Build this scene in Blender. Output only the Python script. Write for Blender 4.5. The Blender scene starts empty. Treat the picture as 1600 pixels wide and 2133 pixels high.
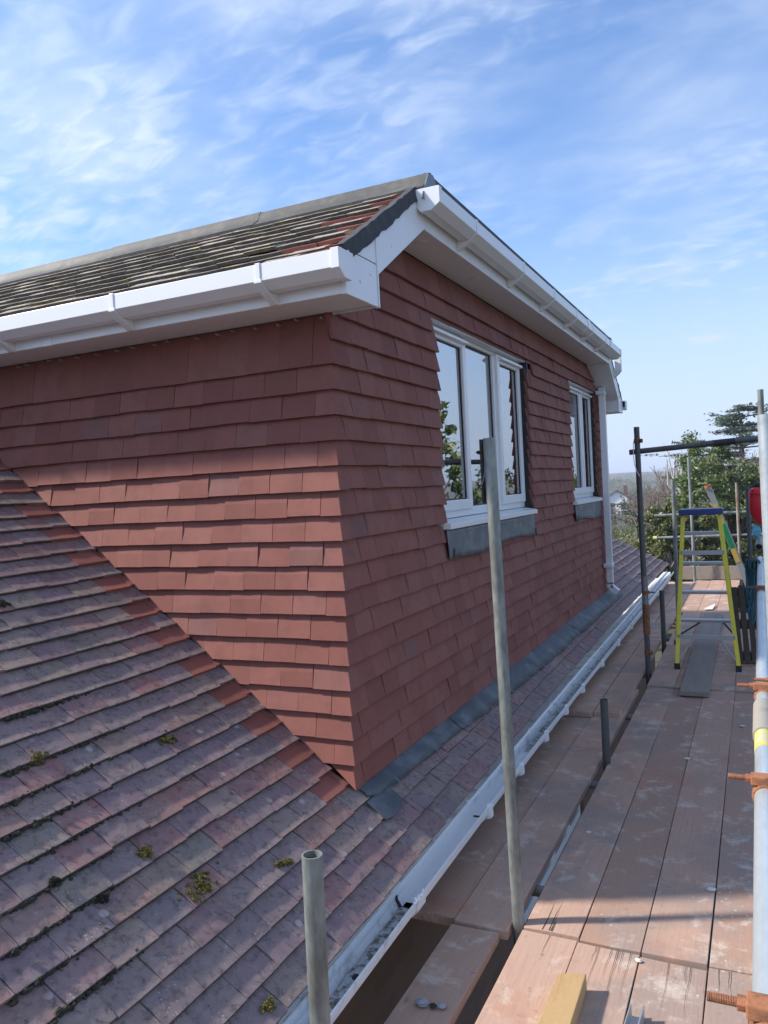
import bpy, math, random
import numpy as np
from mathutils import Matrix, Vector
random.seed(11)
rng = np.random.default_rng(11)
rad = math.radians
scene = bpy.context.scene
COL = scene.collection

# ------------------------------------------------------------------ camera
# world: +Y runs along the dormer front, +X out from it towards the scaffold, eye at the origin
FPX, YAW, PITCH, ROLL = 1644.0, 0.4434, 0.0258, -0.0534
_f = Vector((-math.sin(YAW)*math.cos(PITCH), math.cos(YAW)*math.cos(PITCH), -math.sin(PITCH)))
_r0 = Vector((math.cos(YAW), math.sin(YAW), 0)); _u0 = _r0.cross(_f)
_r = _r0*math.cos(ROLL) + _u0*math.sin(ROLL); _u = _u0*math.cos(ROLL) - _r0*math.sin(ROLL)
cam = bpy.data.cameras.new('camera'); camo = bpy.data.objects.new('camera', cam); COL.objects.link(camo)
cam.sensor_fit = 'VERTICAL'; cam.sensor_height = 24.0; cam.lens = FPX/2133*24.0
cam.clip_start = 0.05; cam.clip_end = 9000
camo.matrix_world = Matrix(((_r.x, _u.x, -_f.x, 0), (_r.y, _u.y, -_f.y, 0), (_r.z, _u.z, -_f.z, 0), (0, 0, 0, 1)))
scene.camera = camo
def project(p):
    z = p[0]*_f.x + p[1]*_f.y + p[2]*_f.z
    if z < 0.05: return None
    return (800+FPX*(p[0]*_r.x+p[1]*_r.y+p[2]*_r.z)/z, 1066.5-FPX*(p[0]*_u.x+p[1]*_u.y+p[2]*_u.z)/z, z)

# ------------------------------------------------------------------ sky, sun, exposure
ELEV = rad(38.0); SAZ = math.atan2(-0.922, -0.387)          # clockwise from +Y
SDIR = Vector((math.sin(SAZ)*math.cos(ELEV), math.cos(SAZ)*math.cos(ELEV), math.sin(ELEV)))
world = bpy.data.worlds.new('World'); scene.world = world; world.use_nodes = True
def build_sky():
    nt = world.node_tree; N = nt.nodes; L = nt.links; N.clear()
    out = N.new('ShaderNodeOutputWorld'); bg = N.new('ShaderNodeBackground')
    sky = N.new('ShaderNodeTexSky'); sky.sky_type = 'NISHITA'; sky.sun_disc = False
    sky.sun_elevation = ELEV; sky.sun_rotation = SAZ; sky.air_density = 1.0; sky.dust_density = 0.7; sky.ozone_density = 3.0
    tc = N.new('ShaderNodeTexCoord'); sep = N.new('ShaderNodeSeparateXYZ'); L.new(tc.outputs['Generated'], sep.inputs[0])
    zz = N.new('ShaderNodeMath'); zz.operation = 'MAXIMUM'; zz.inputs[1].default_value = 0.0; L.new(sep.outputs[2], zz.inputs[0])
    za = N.new('ShaderNodeMath'); za.operation = 'ADD'; za.inputs[1].default_value = 0.22; L.new(zz.outputs[0], za.inputs[0])
    dx = N.new('ShaderNodeMath'); dx.operation = 'DIVIDE'; L.new(sep.outputs[0], dx.inputs[0]); L.new(za.outputs[0], dx.inputs[1])
    dy = N.new('ShaderNodeMath'); dy.operation = 'DIVIDE'; L.new(sep.outputs[1], dy.inputs[0]); L.new(za.outputs[0], dy.inputs[1])
    cmb = N.new('ShaderNodeCombineXYZ'); L.new(dx.outputs[0], cmb.inputs[0]); L.new(dy.outputs[0], cmb.inputs[1])
    def layer(rot, scl, loc, scale, detail, dist, lo, hi, rough=0.55):
        mp = N.new('ShaderNodeMapping'); mp.inputs['Rotation'].default_value = (0, 0, rot); mp.inputs['Scale'].default_value = scl
        mp.inputs['Location'].default_value = loc; L.new(cmb.outputs[0], mp.inputs[0])
        n = N.new('ShaderNodeTexNoise'); n.inputs['Scale'].default_value = scale; n.inputs['Detail'].default_value = detail
        n.inputs['Distortion'].default_value = dist; n.inputs['Roughness'].default_value = rough; L.new(mp.outputs[0], n.inputs['Vector'])
        mr = N.new('ShaderNodeMapRange'); mr.interpolation_type = 'SMOOTHSTEP'
        mr.inputs[1].default_value = lo; mr.inputs[2].default_value = hi; L.new(n.outputs[0], mr.inputs[0]); return mr.outputs[0]
    big = layer(0.5, (1, 1.1, 1), (0.35, 1.9, 0), 1.5, 5, 0.30, 0.37, 0.78, 0.52)
    wisp = layer(0.9, (1, 1.7, 1), (3.1, 0.4, 0), 3.2, 6, 0.35, 0.37, 0.80, 0.55)
    ripple = layer(1.1, (1, 2.0, 1), (7.0, 2.0, 0), 9.0, 3, 0.5, 0.40, 0.76)
    region = layer(0.2, (1, 1, 1), (5.2, 3.3, 0), 1.0, 2, 0.0, 0.34, 0.56)
    m1 = N.new('ShaderNodeMath'); m1.operation = 'MULTIPLY'; L.new(ripple, m1.inputs[0]); L.new(region, m1.inputs[1])
    m2 = N.new('ShaderNodeMath'); m2.operation = 'MULTIPLY'; m2.inputs[1].default_value = 0.62; L.new(m1.outputs[0], m2.inputs[0])
    a1 = N.new('ShaderNodeMath'); a1.operation = 'MULTIPLY_ADD'; a1.inputs[1].default_value = 0.60; L.new(big, a1.inputs[0]); L.new(m2.outputs[0], a1.inputs[2])
    a2 = N.new('ShaderNodeMath'); a2.operation = 'MULTIPLY_ADD'; a2.inputs[1].default_value = 0.42; L.new(wisp, a2.inputs[0]); L.new(a1.outputs[0], a2.inputs[2])
    veil = N.new('ShaderNodeMath'); veil.operation = 'MULTIPLY_ADD'; veil.inputs[1].default_value = 0.78; veil.inputs[2].default_value = 0.05; veil.use_clamp = True
    L.new(a2.outputs[0], veil.inputs[0])
    lowz = N.new('ShaderNodeMapRange'); lowz.interpolation_type = 'SMOOTHSTEP'
    for i, v in ((1, 0.0), (2, 0.40), (3, 0.92), (4, 0.0)): lowz.inputs[i].default_value = v
    L.new(zz.outputs[0], lowz.inputs[0])
    hazy = N.new('ShaderNodeMath'); hazy.operation = 'MAXIMUM'; L.new(veil.outputs[0], hazy.inputs[0]); L.new(lowz.outputs[0], hazy.inputs[1])
    tint = N.new('ShaderNodeMix'); tint.data_type = 'RGBA'; tint.blend_type = 'MULTIPLY'; tint.inputs[0].default_value = 1.0; tint.inputs[7].default_value = (0.74, 0.93, 1.14, 1)
    L.new(sky.outputs[0], tint.inputs[6])
    # thin cloud and haze scatter forwards: brighter towards the sun
    dot = N.new('ShaderNodeVectorMath'); dot.operation = 'DOT_PRODUCT'; dot.inputs[1].default_value = tuple(SDIR); L.new(tc.outputs['Generated'], dot.inputs[0])
    ph = N.new('ShaderNodeMath'); ph.operation = 'MULTIPLY_ADD'; ph.inputs[1].default_value = 0.5; ph.inputs[2].default_value = 0.5; ph.use_clamp = True; L.new(dot.outputs['Value'], ph.inputs[0])
    p3 = N.new('ShaderNodeMath'); p3.operation = 'POWER'; p3.inputs[1].default_value = 8.0; L.new(ph.outputs[0], p3.inputs[0])
    pf = N.new('ShaderNodeMath'); pf.operation = 'MULTIPLY_ADD'; pf.inputs[1].default_value = 1.1; pf.inputs[2].default_value = 0.88; L.new(p3.outputs[0], pf.inputs[0])
    cc = N.new('ShaderNodeVectorMath'); cc.operation = 'SCALE'; cc.inputs[0].default_value = (3.75, 4.4, 5.6); L.new(pf.outputs[0], cc.inputs['Scale'])
    mix = N.new('ShaderNodeMix'); mix.data_type = 'RGBA'
    L.new(hazy.outputs[0], mix.inputs[0]); L.new(tint.outputs[2], mix.inputs[6]); L.new(cc.outputs[0], mix.inputs[7])
    L.new(mix.outputs[2], bg.inputs[0]); bg.inputs[1].default_value = 0.118
    L.new(bg.outputs[0], out.inputs[0])
build_sky()
sun = bpy.data.lights.new('sun', 'SUN'); suno = bpy.data.objects.new('sun', sun); COL.objects.link(suno)
sun.energy = 3.5; sun.angle = rad(3.2); sun.color = (1.0, 0.93, 0.84)
suno.rotation_euler = SDIR.to_track_quat('Z', 'Y').to_euler(); suno.location = SDIR*60
scene.view_settings.view_transform = 'Standard'; scene.view_settings.look = 'None'
scene.view_settings.exposure = 0.90; scene.view_settings.gamma = 1.0; scene.view_settings.use_curve_mapping = False
scene.render.engine = 'CYCLES'
scene.cycles.max_bounces = 6; scene.cycles.diffuse_bounces = 3; scene.cycles.glossy_bounces = 3; scene.cycles.volume_bounces = 0; scene.cycles.transparent_max_bounces = 6

# ------------------------------------------------------------------ materials
def new_mat(name):
    m = bpy.data.materials.new(name); m.use_nodes = True
    nt = m.node_tree; return m, nt, nt.nodes['Principled BSDF']
def nnode(nt, t, **kw):
    n = nt.nodes.new(t)
    for k, v in kw.items(): setattr(n, k, v)
    return n
def noise(nt, vec, scale, detail=4, rough=0.55, dist=0.0):
    n = nnode(nt, 'ShaderNodeTexNoise'); n.inputs['Scale'].default_value = scale; n.inputs['Detail'].default_value = detail
    n.inputs['Roughness'].default_value = rough; n.inputs['Distortion'].default_value = dist
    nt.links.new(vec, n.inputs['Vector']); return n.outputs[0]
def rng_map(nt, sock, lo, hi, a=0.0, b=1.0):
    n = nnode(nt, 'ShaderNodeMapRange'); n.interpolation_type = 'SMOOTHSTEP'
    for i, v in ((1, lo), (2, hi), (3, a), (4, b)): n.inputs[i].default_value = v
    nt.links.new(sock, n.inputs[0]); return n.outputs[0]
def mixc(nt, fac, a, b, mode='MIX'):
    n = nnode(nt, 'ShaderNodeMix'); n.data_type = 'RGBA'; n.blend_type = mode
    for s, i in ((fac, 0), (a, 6), (b, 7)):
        if isinstance(s, (int, float)): n.inputs[i].default_value = s
        elif isinstance(s, tuple): n.inputs[i].default_value = (*s[:3], 1)
        else: nt.links.new(s, n.inputs[i])
    return n.outputs[2]
def mul(nt, a, b):
    n = nnode(nt, 'ShaderNodeMath', operation='MULTIPLY')
    for s, i in ((a, 0), (b, 1)):
        if isinstance(s, (int, float)): n.inputs[i].default_value = s
        else: nt.links.new(s, n.inputs[i])
    return n.outputs[0]
def ramp(nt, sock, stops, const=False):
    n = nnode(nt, 'ShaderNodeValToRGB'); cr = n.color_ramp
    if const: cr.interpolation = 'CONSTANT'
    while len(cr.elements) < len(stops): cr.elements.new(0.5)
    for e, (p, c) in zip(cr.elements, stops): e.position = p; e.color = (*c, 1)
    nt.links.new(sock, n.inputs[0]); return n.outputs[0]
def bump(nt, bs, sock, strength, dist=0.002):
    b = nnode(nt, 'ShaderNodeBump'); b.inputs['Strength'].default_value = strength; b.inputs['Distance'].default_value = dist
    nt.links.new(sock, b.inputs['Height']); nt.links.new(b.outputs[0], bs.inputs['Normal'])
def pos(nt, scale=(1, 1, 1), obj=False):
    if obj: v = nnode(nt, 'ShaderNodeTexCoord').outputs['Object']
    else: v = nnode(nt, 'ShaderNodeNewGeometry').outputs['Position']
    m = nnode(nt, 'ShaderNodeMapping'); m.inputs['Scale'].default_value = scale; nt.links.new(v, m.inputs[0]); return m.outputs[0]
def rand(nt, island):
    return nnode(nt, 'ShaderNodeNewGeometry').outputs['Random Per Island'] if island else nnode(nt, 'ShaderNodeObjectInfo').outputs['Random']
MATS = {}
def simple(name, col, rough=0.5, metal=0.0, dirt=None, dscale=6.0, dlo=0.5, dhi=0.75, damt=0.6, grain=0.0, gscale=300, bmp=0.0, spec=0.5, stretch=(1, 1, 1), vary=0.0):
    m, nt, bs = new_mat(name); p = pos(nt, stretch); c = col
    if vary:
        r = rand(nt, False); c = mixc(nt, r, tuple(x*(1-vary) for x in col), tuple(min(1, x*(1+vary)) for x in col))
    if dirt: c = mixc(nt, mul(nt, rng_map(nt, noise(nt, p, dscale, 7, 0.62), dlo, dhi), damt), c, dirt)
    if grain:
        g = noise(nt, p, gscale, 3); c = mixc(nt, grain, c, ramp(nt, g, [(0.3, (0.25, 0.25, 0.25)), (0.7, (1, 1, 1))]), 'MULTIPLY')
    if isinstance(c, tuple): bs.inputs['Base Color'].default_value = (*c, 1)
    else: nt.links.new(c, bs.inputs['Base Color'])
    bs.inputs['Roughness'].default_value = rough; bs.inputs['Metallic'].default_value = metal; bs.inputs['Specular IOR Level'].default_value = spec
    if bmp: bump(nt, bs, noise(nt, p, gscale, 4), bmp)
    MATS[name] = m; return m

def wall_tile_mat(name, island):
    m, nt, bs = new_mat(name); p = pos(nt); r = rand(nt, island)
    c = ramp(nt, r, [(0.0, (0.245, 0.090, 0.070)), (0.3, (0.275, 0.104, 0.080)), (0.65, (0.305, 0.120, 0.093)), (0.9, (0.29, 0.120, 0.098)), (0.97, (0.27, 0.118, 0.10)), (1.0, (0.225, 0.108, 0.096))])
    c = mixc(nt, mul(nt, rng_map(nt, noise(nt, p, 11, 5, 0.65), 0.42, 0.70), 0.5), c, (0.20, 0.082, 0.068))
    c = mixc(nt, mul(nt, rng_map(nt, noise(nt, p, 55, 5, 0.7), 0.58, 0.78), 0.28), c, (0.40, 0.20, 0.155))
    c = mixc(nt, mul(nt, rng_map(nt, noise(nt, pos(nt, (3, 3, .6)), 16, 6, 0.7), 0.55, 0.75), 0.25), c, (0.165, 0.066, 0.053))
    c = mixc(nt, 0.35, c, ramp(nt, noise(nt, p, 420, 2), [(0.25, (0.45, 0.45, 0.45)), (0.75, (1, 1, 1))]), 'MULTIPLY')
    nt.links.new(c, bs.inputs['Base Color']); bs.inputs['Roughness'].default_value = 0.82; bs.inputs['Specular IOR Level'].default_value = 0.3
    bump(nt, bs, noise(nt, p, 260, 5, 0.7), 0.35, 0.0012); MATS[name] = m; return m
def roof_tile_mat(name, island, moss=0.0, gain=(1.58, 1.40, 1.36), grey=0.0):
    m, nt, bs = new_mat(name); p = pos(nt); r = rand(nt, island)
    c = ramp(nt, r, [(0.0, (0.150, 0.108, 0.122)), (0.15, (0.165, 0.140, 0.138)), (0.28, (0.195, 0.100, 0.096)), (0.40, (0.130, 0.115, 0.126)),
                     (0.55, (0.185, 0.150, 0.136)), (0.66, (0.150, 0.143, 0.120)), (0.78, (0.20, 0.106, 0.094)), (0.89, (0.165, 0.128, 0.142)), (1.0, (0.21, 0.17, 0.142))])
    if grey: c = mixc(nt, grey, c, (0.165, 0.155, 0.138))
    c = mixc(nt, mul(nt, rng_map(nt, noise(nt, p, 3.1, 5, 0.65), 0.40, 0.64), 0.50), c, (0.128, 0.110, 0.114))
    c = mixc(nt, mul(nt, rng_map(nt, noise(nt, p, 16, 5, 0.7, 0.4), 0.44, 0.68), 0.55), c, (0.21, 0.178, 0.166))
    c = mixc(nt, mul(nt, rng_map(nt, noise(nt, p, 7.3, 5, 0.7, 0.6), 0.58, 0.72), 0.55+moss), c, (0.215, 0.20, 0.125))
    c = mixc(nt, mul(nt, rng_map(nt, noise(nt, p, 34, 5, 0.75, 0.3), 0.47, 0.70), 0.85), c, (0.06, 0.053, 0.054))
    if moss: c = mixc(nt, mul(nt, rng_map(nt, noise(nt, p, 6.0, 5, 0.7, 0.8), 0.54, 0.66), 0.8), c, (0.27, 0.235, 0.11))
    v = nnode(nt, 'ShaderNodeTexVoronoi'); v.inputs['Scale'].default_value = 9.0; nt.links.new(p, v.inputs['Vector'])
    sp = rng_map(nt, v.outputs['Distance'], 0.10, 0.16, 1.0, 0.0)
    sp = mul(nt, sp, rng_map(nt, noise(nt, p, 3.3, 2), 0.5, 0.58))
    c = mixc(nt, mul(nt, sp, 0.6), c, (0.34, 0.34, 0.325))
    v2 = nnode(nt, 'ShaderNodeTexVoronoi'); v2.inputs['Scale'].default_value = 60.0; nt.links.new(p, v2.inputs['Vector'])
    c = mixc(nt, mul(nt, mul(nt, rng_map(nt, v2.outputs['Distance'], 0.10, 0.2, 1.0, 0.0), rng_map(nt, noise(nt, p, 8, 2), 0.52, 0.62)), 0.55), c, (0.40, 0.39, 0.36))
    c = mixc(nt, 1.0, c, gain, 'MULTIPLY')
    nt.links.new(c, bs.inputs['Base Color']); bs.inputs['Roughness'].default_value = 0.78; bs.inputs['Specular IOR Level'].default_value = 0.35
    bump(nt, bs, noise(nt, p, 85, 5, 0.75), 0.5, 0.003); MATS[name] = m; return m
wall_tile_mat('red_clay_hung_tile', False); wall_tile_mat('red_clay_hung_tile_field', True)
roof_tile_mat('weathered_roof_tile', False); roof_tile_mat('weathered_roof_tile_field', True)
roof_tile_mat('mossy_roof_tile', False, moss=0.3, gain=(2.15, 2.1, 1.9), grey=0.72)
simple('red_replacement_tile', (0.30, 0.10, 0.075), 0.8, dirt=(0.24, 0.155, 0.14), dscale=14, damt=0.6, grain=0.3, gscale=350, bmp=0.3, vary=0.12)
simple('white_upvc', (0.80, 0.80, 0.79), 0.32, dirt=(0.58, 0.56, 0.52), dscale=3.0, dlo=0.5, dhi=0.9, damt=0.35)
simple('white_upvc_dirty', (0.74, 0.75, 0.75), 0.4, dirt=(0.33, 0.32, 0.30), dscale=9.0, dlo=0.48, dhi=0.7, damt=0.75)
simple('gutter_silt', (0.16, 0.145, 0.12), 0.95, dirt=(0.55, 0.55, 0.54), dscale=25, dlo=0.42, dhi=0.55, damt=0.9, bmp=0.6, gscale=90)
simple('black_rubber', (0.02, 0.02, 0.022), 0.6, dirt=(0.07, 0.07, 0.07), dscale=20)
simple('black_membrane', (0.022, 0.023, 0.026), 0.55, dirt=(0.05, 0.05, 0.055), dscale=14)
simple('roof_felt', (0.05, 0.05, 0.055), 0.7, dirt=(0.12, 0.12, 0.12), dscale=5, bmp=0.4)
simple('lead_sheet', (0.135, 0.15, 0.165), 0.48, metal=0.35, dirt=(0.30, 0.31, 0.32), dscale=7, dlo=0.42, dhi=0.72, damt=0.65, bmp=0.25, gscale=14)
simple('lead_apron', (0.075, 0.084, 0.095), 0.55, metal=0.25, dirt=(0.21, 0.22, 0.23), dscale=6.0, dlo=0.42, dhi=0.72, damt=0.7, grain=0.2, gscale=160, bmp=0.3)
simple('ridge_lead', (0.075, 0.072, 0.066), 0.65, metal=0.1, dirt=(0.17, 0.155, 0.12), dscale=9, dlo=0.42, dhi=0.7, damt=0.7, bmp=0.4, gscale=40)
simple('cement_mortar', (0.052, 0.052, 0.056), 0.9, dirt=(0.10, 0.098, 0.098), dscale=14, dlo=0.45, dhi=0.75, bmp=0.8, gscale=70)
simple('moss', (0.13, 0.11, 0.028), 0.95, dirt=(0.30, 0.24, 0.06), dscale=45, dlo=0.4, dhi=0.6, bmp=0.8, gscale=150)
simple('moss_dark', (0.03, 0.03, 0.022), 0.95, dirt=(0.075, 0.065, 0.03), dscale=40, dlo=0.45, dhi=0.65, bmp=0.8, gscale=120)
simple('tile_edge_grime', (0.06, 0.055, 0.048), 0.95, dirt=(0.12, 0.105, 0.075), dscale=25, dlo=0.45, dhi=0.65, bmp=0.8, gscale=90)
simple('dark_backing', (0.03, 0.028, 0.027), 0.9)
simple('room_plaster', (0.6, 0.6, 0.6), 0.9)
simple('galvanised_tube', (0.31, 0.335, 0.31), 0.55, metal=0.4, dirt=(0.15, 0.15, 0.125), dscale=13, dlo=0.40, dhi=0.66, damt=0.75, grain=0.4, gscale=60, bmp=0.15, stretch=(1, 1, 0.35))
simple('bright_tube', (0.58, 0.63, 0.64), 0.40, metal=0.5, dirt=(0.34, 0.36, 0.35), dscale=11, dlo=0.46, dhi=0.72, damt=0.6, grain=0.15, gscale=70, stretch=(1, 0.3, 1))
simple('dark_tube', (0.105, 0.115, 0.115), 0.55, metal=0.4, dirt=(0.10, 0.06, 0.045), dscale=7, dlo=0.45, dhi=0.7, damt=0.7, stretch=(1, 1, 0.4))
simple('rusty_tube', (0.27, 0.24, 0.21), 0.7, metal=0.2, dirt=(0.20, 0.09, 0.045), dscale=10, dlo=0.42, dhi=0.6, damt=0.9, stretch=(1, 1, 0.4))
simple('rusty_steel', (0.27, 0.115, 0.05), 0.85, dirt=(0.12, 0.05, 0.025), dscale=30, dlo=0.4, dhi=0.65, damt=0.85, bmp=0.7, gscale=120)
simple('rust_orange', (0.34, 0.135, 0.06), 0.85, dirt=(0.17, 0.075, 0.04), dscale=45, dlo=0.42, dhi=0.65, damt=0.8, bmp=0.7, gscale=140)
simple('sleeve_steel', (0.36, 0.33, 0.28), 0.7, metal=0.2, dirt=(0.20, 0.15, 0.10), dscale=14, damt=0.7)
simple('yellow_paint', (0.62, 0.53, 0.06), 0.6, dirt=(0.45, 0.45, 0.42), dscale=30, dlo=0.45, dhi=0.6, damt=0.8)
simple('yellow_fibreglass', (0.80, 0.68, 0.03), 0.42, dirt=(0.60, 0.52, 0.14), dscale=18, dlo=0.45, dhi=0.65, damt=0.6)
simple('blue_plastic', (0.022, 0.045, 0.20), 0.4, dirt=(0.10, 0.13, 0.26), dscale=14, damt=0.5)
simple('aluminium', (0.46, 0.47, 0.47), 0.45, metal=0.6, dirt=(0.42, 0.42, 0.41), dscale=14, damt=0.6)
simple('green_sticker', (0.012, 0.21, 0.075), 0.4)
simple('amber_sticker', (0.55, 0.36, 0.075), 0.5)
simple('orange_cap', (0.44, 0.15, 0.06), 0.6)
simple('red_plastic', (0.62, 0.018, 0.035), 0.35)
simple('teal_rope', (0.022, 0.10, 0.135), 0.9, bmp=0.8, gscale=220)
simple('blue_cloth', (0.16, 0.42, 0.55), 0.9)
simple('new_timber', (0.52, 0.34, 0.155), 0.75, dirt=(0.40, 0.22, 0.11), dscale=8, dlo=0.5, dhi=0.7, damt=0.7, grain=0.25, gscale=90, stretch=(6, 0.4, 6))
simple('dark_timber', (0.085, 0.065, 0.05), 0.9, dirt=(0.15, 0.12, 0.10), dscale=10, grain=0.3, gscale=60)
simple('mortar_snot', (0.62, 0.60, 0.57), 0.9, bmp=0.6, gscale=100)
simple('paper_scrap', (0.75, 0.75, 0.73), 0.8)
simple('pebble', (0.30, 0.31, 0.33), 0.7, dirt=(0.15, 0.15, 0.16), dscale=80)
simple('bark', (0.16, 0.135, 0.115), 0.9, dirt=(0.09, 0.08, 0.06), dscale=5)
simple('pale_bark', (0.46, 0.43, 0.39), 0.85, dirt=(0.20, 0.17, 0.14), dscale=3, dlo=0.5, dhi=0.65)
simple('twig', (0.185, 0.145, 0.115), 0.9, vary=0.15)
simple('scrub_twig', (0.26, 0.215, 0.13), 0.9, vary=0.2)
simple('render_white', (0.78, 0.77, 0.74), 0.85)
simple('slate_roof', (0.115, 0.10, 0.10), 0.8, dirt=(0.16, 0.14, 0.12), dscale=0.6)
simple('window_dark', (0.03, 0.035, 0.04), 0.1)

def board_mat():
    m, nt, bs = new_mat('scaffold_board_timber'); p = pos(nt, (1, 1, 1)); g = pos(nt, (9, 0.35, 9)); r = rand(nt, False)
    c = ramp(nt, r, [(0.0, (0.40, 0.25, 0.18)), (0.5, (0.46, 0.295, 0.215)), (1.0, (0.52, 0.345, 0.26))])
    c = mixc(nt, mul(nt, rng_map(nt, noise(nt, g, 9, 5, 0.65, 0.3), 0.42, 0.72), 0.35), c, (0.37, 0.25, 0.195))
    c = mixc(nt, mul(nt, rng_map(nt, noise(nt, p, 1.7, 5, 0.6), 0.48, 0.62), 0.8), c, (0.32, 0.245, 0.205))
    c = mixc(nt, mul(nt, rng_map(nt, noise(nt, p, 2.6, 5, 0.6, 0.5), 0.56, 0.70), 0.55), c, (0.46, 0.215, 0.145))
    c = mixc(nt, mul(nt, rng_map(nt, noise(nt, p, 6.5, 5, 0.7, 0.4), 0.52, 0.70), 0.7), c, (0.62, 0.52, 0.43))
    c = mixc(nt, mul(nt, rng_map(nt, noise(nt, p, 27, 5, 0.7), 0.60, 0.74), 0.7), c, (0.17, 0.12, 0.095))
    c = mixc(nt, mul(nt, rng_map(nt, noise(nt, pos(nt, (40, .8, 1)), 5, 6, 0.7, .2), 0.56, 0.72), 0.5), c, (0.22, 0.14, 0.105))
    w = nnode(nt, 'ShaderNodeTexWave'); w.wave_type = 'BANDS'; w.bands_direction = 'X'; w.inputs['Scale'].default_value = 14; w.inputs['Distortion'].default_value = 5
    w.inputs['Detail'].default_value = 3; nt.links.new(pos(nt, (1, 0.07, 1)), w.inputs['Vector'])
    c = mixc(nt, 0.05, c, ramp(nt, w.outputs[0], [(0.2, (0.55, 0.55, 0.55)), (0.8, (1, 1, 1))]), 'MULTIPLY')
    v = nnode(nt, 'ShaderNodeTexVoronoi'); v.inputs['Scale'].default_value = 30; nt.links.new(p, v.inputs['Vector'])
    c = mixc(nt, mul(nt, mul(nt, rng_map(nt, v.outputs['Distance'], 0.10, 0.2, 1, 0), rng_map(nt, noise(nt, p, 3.3, 3), 0.54, 0.62)), 0.7), c, (0.62, 0.56, 0.5))
    nt.links.new(c, bs.inputs['Base Color']); bs.inputs['Roughness'].default_value = 0.85; bs.inputs['Specular IOR Level'].default_value = 0.25
    bump(nt, bs, noise(nt, g, 22, 5, 0.7), 0.45, 0.003); MATS['scaffold_board_timber'] = m
board_mat()
simple('grey_board_timber', (0.30, 0.245, 0.20), 0.85, dirt=(0.23, 0.19, 0.165), dscale=4, dlo=0.42, dhi=0.7, damt=0.7, grain=0.25, gscale=50, bmp=0.4, stretch=(4, 0.5, 4))

def brick_mat():
    m, nt, bs = new_mat('brickwork'); p = nnode(nt, 'ShaderNodeNewGeometry').outputs['Position']
    s = nnode(nt, 'ShaderNodeSeparateXYZ'); nt.links.new(p, s.inputs[0]); cb = nnode(nt, 'ShaderNodeCombineXYZ')
    nt.links.new(s.outputs[1], cb.inputs[0]); nt.links.new(s.outputs[2], cb.inputs[1])
    b = nnode(nt, 'ShaderNodeTexBrick'); b.inputs['Scale'].default_value = 1.0; b.inputs['Brick Width'].default_value = 0.225; b.inputs['Row Height'].default_value = 0.075
    b.inputs['Mortar Size'].default_value = 0.005; b.inputs['Color1'].default_value = (0.20, 0.11, 0.075, 1); b.inputs['Color2'].default_value = (0.15, 0.085, 0.06, 1)
    b.inputs['Mortar'].default_value = (0.13, 0.115, 0.095, 1); nt.links.new(cb.outputs[0], b.inputs['Vector'])
    nt.links.new(b.outputs[0], bs.inputs['Base Color']); bs.inputs['Roughness'].default_value = 0.9; bump(nt, bs, b.outputs[1], -0.6, 0.006); MATS['brickwork'] = m
brick_mat()
def glass_mat():
    m = bpy.data.materials.new('window_glass'); m.use_nodes = True; nt = m.node_tree; nt.nodes.clear()
    o = nnode(nt, 'ShaderNodeOutputMaterial'); t = nnode(nt, 'ShaderNodeBsdfTransparent'); t.inputs[0].default_value = (0.80, 0.85, 0.86, 1)
    g = nnode(nt, 'ShaderNodeBsdfGlossy'); g.inputs['Roughness'].default_value = 0.004; g.inputs[0].default_value = (0.95, 0.97, 1, 1)
    f = nnode(nt, 'ShaderNodeFresnel'); f.inputs[0].default_value = 8.0; mx = nnode(nt, 'ShaderNodeMixShader')
    b = nnode(nt, 'ShaderNodeBump'); b.inputs['Strength'].default_value = 0.02; b.inputs['Distance'].default_value = 0.02
    nt.links.new(noise(nt, pos(nt), 2.2, 1), b.inputs['Height']); nt.links.new(b.outputs[0], g.inputs['Normal'])
    nt.links.new(f.outputs[0], mx.inputs[0]); nt.links.new(t.outputs[0], mx.inputs[1]); nt.links.new(g.outputs[0], mx.inputs[2]); nt.links.new(mx.outputs[0], o.inputs[0])
    MATS['window_glass'] = m
glass_mat()
def leaf_mat(name, cols, rough=0.45, trans=0.25):
    m, nt, bs = new_mat(name); r = rand(nt, True)
    c = ramp(nt, r, [(i/(len(cols)-1), k) for i, k in enumerate(cols)])
    c = mixc(nt, mul(nt, rng_map(nt, noise(nt, pos(nt), 0.9, 3), 0.45, 0.65), 0.5), c, cols[-1])
    nt.links.new(c, bs.inputs['Base Color']); bs.inputs['Roughness'].default_value = rough
    tr = nnode(nt, 'ShaderNodeBsdfTranslucent'); nt.links.new(c, tr.inputs[0]); mx = nnode(nt, 'ShaderNodeMixShader'); mx.inputs[0].default_value = trans
    nt.links.new(bs.outputs[0], mx.inputs[1]); nt.links.new(tr.outputs[0], mx.inputs[2]); nt.links.new(mx.outputs[0], nt.nodes['Material Output'].inputs[0])
    MATS[name] = m
leaf_mat('evergreen_leaf', [(0.06, 0.10, 0.035), (0.10, 0.155, 0.052), (0.14, 0.19, 0.068), (0.24, 0.24, 0.095)])
leaf_mat('cedar_needle', [(0.07, 0.105, 0.075), (0.10, 0.14, 0.095), (0.135, 0.17, 0.11)], 0.7)
leaf_mat('ivy_leaf', [(0.075, 0.10, 0.032), (0.12, 0.145, 0.045), (0.185, 0.185, 0.062)])
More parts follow.
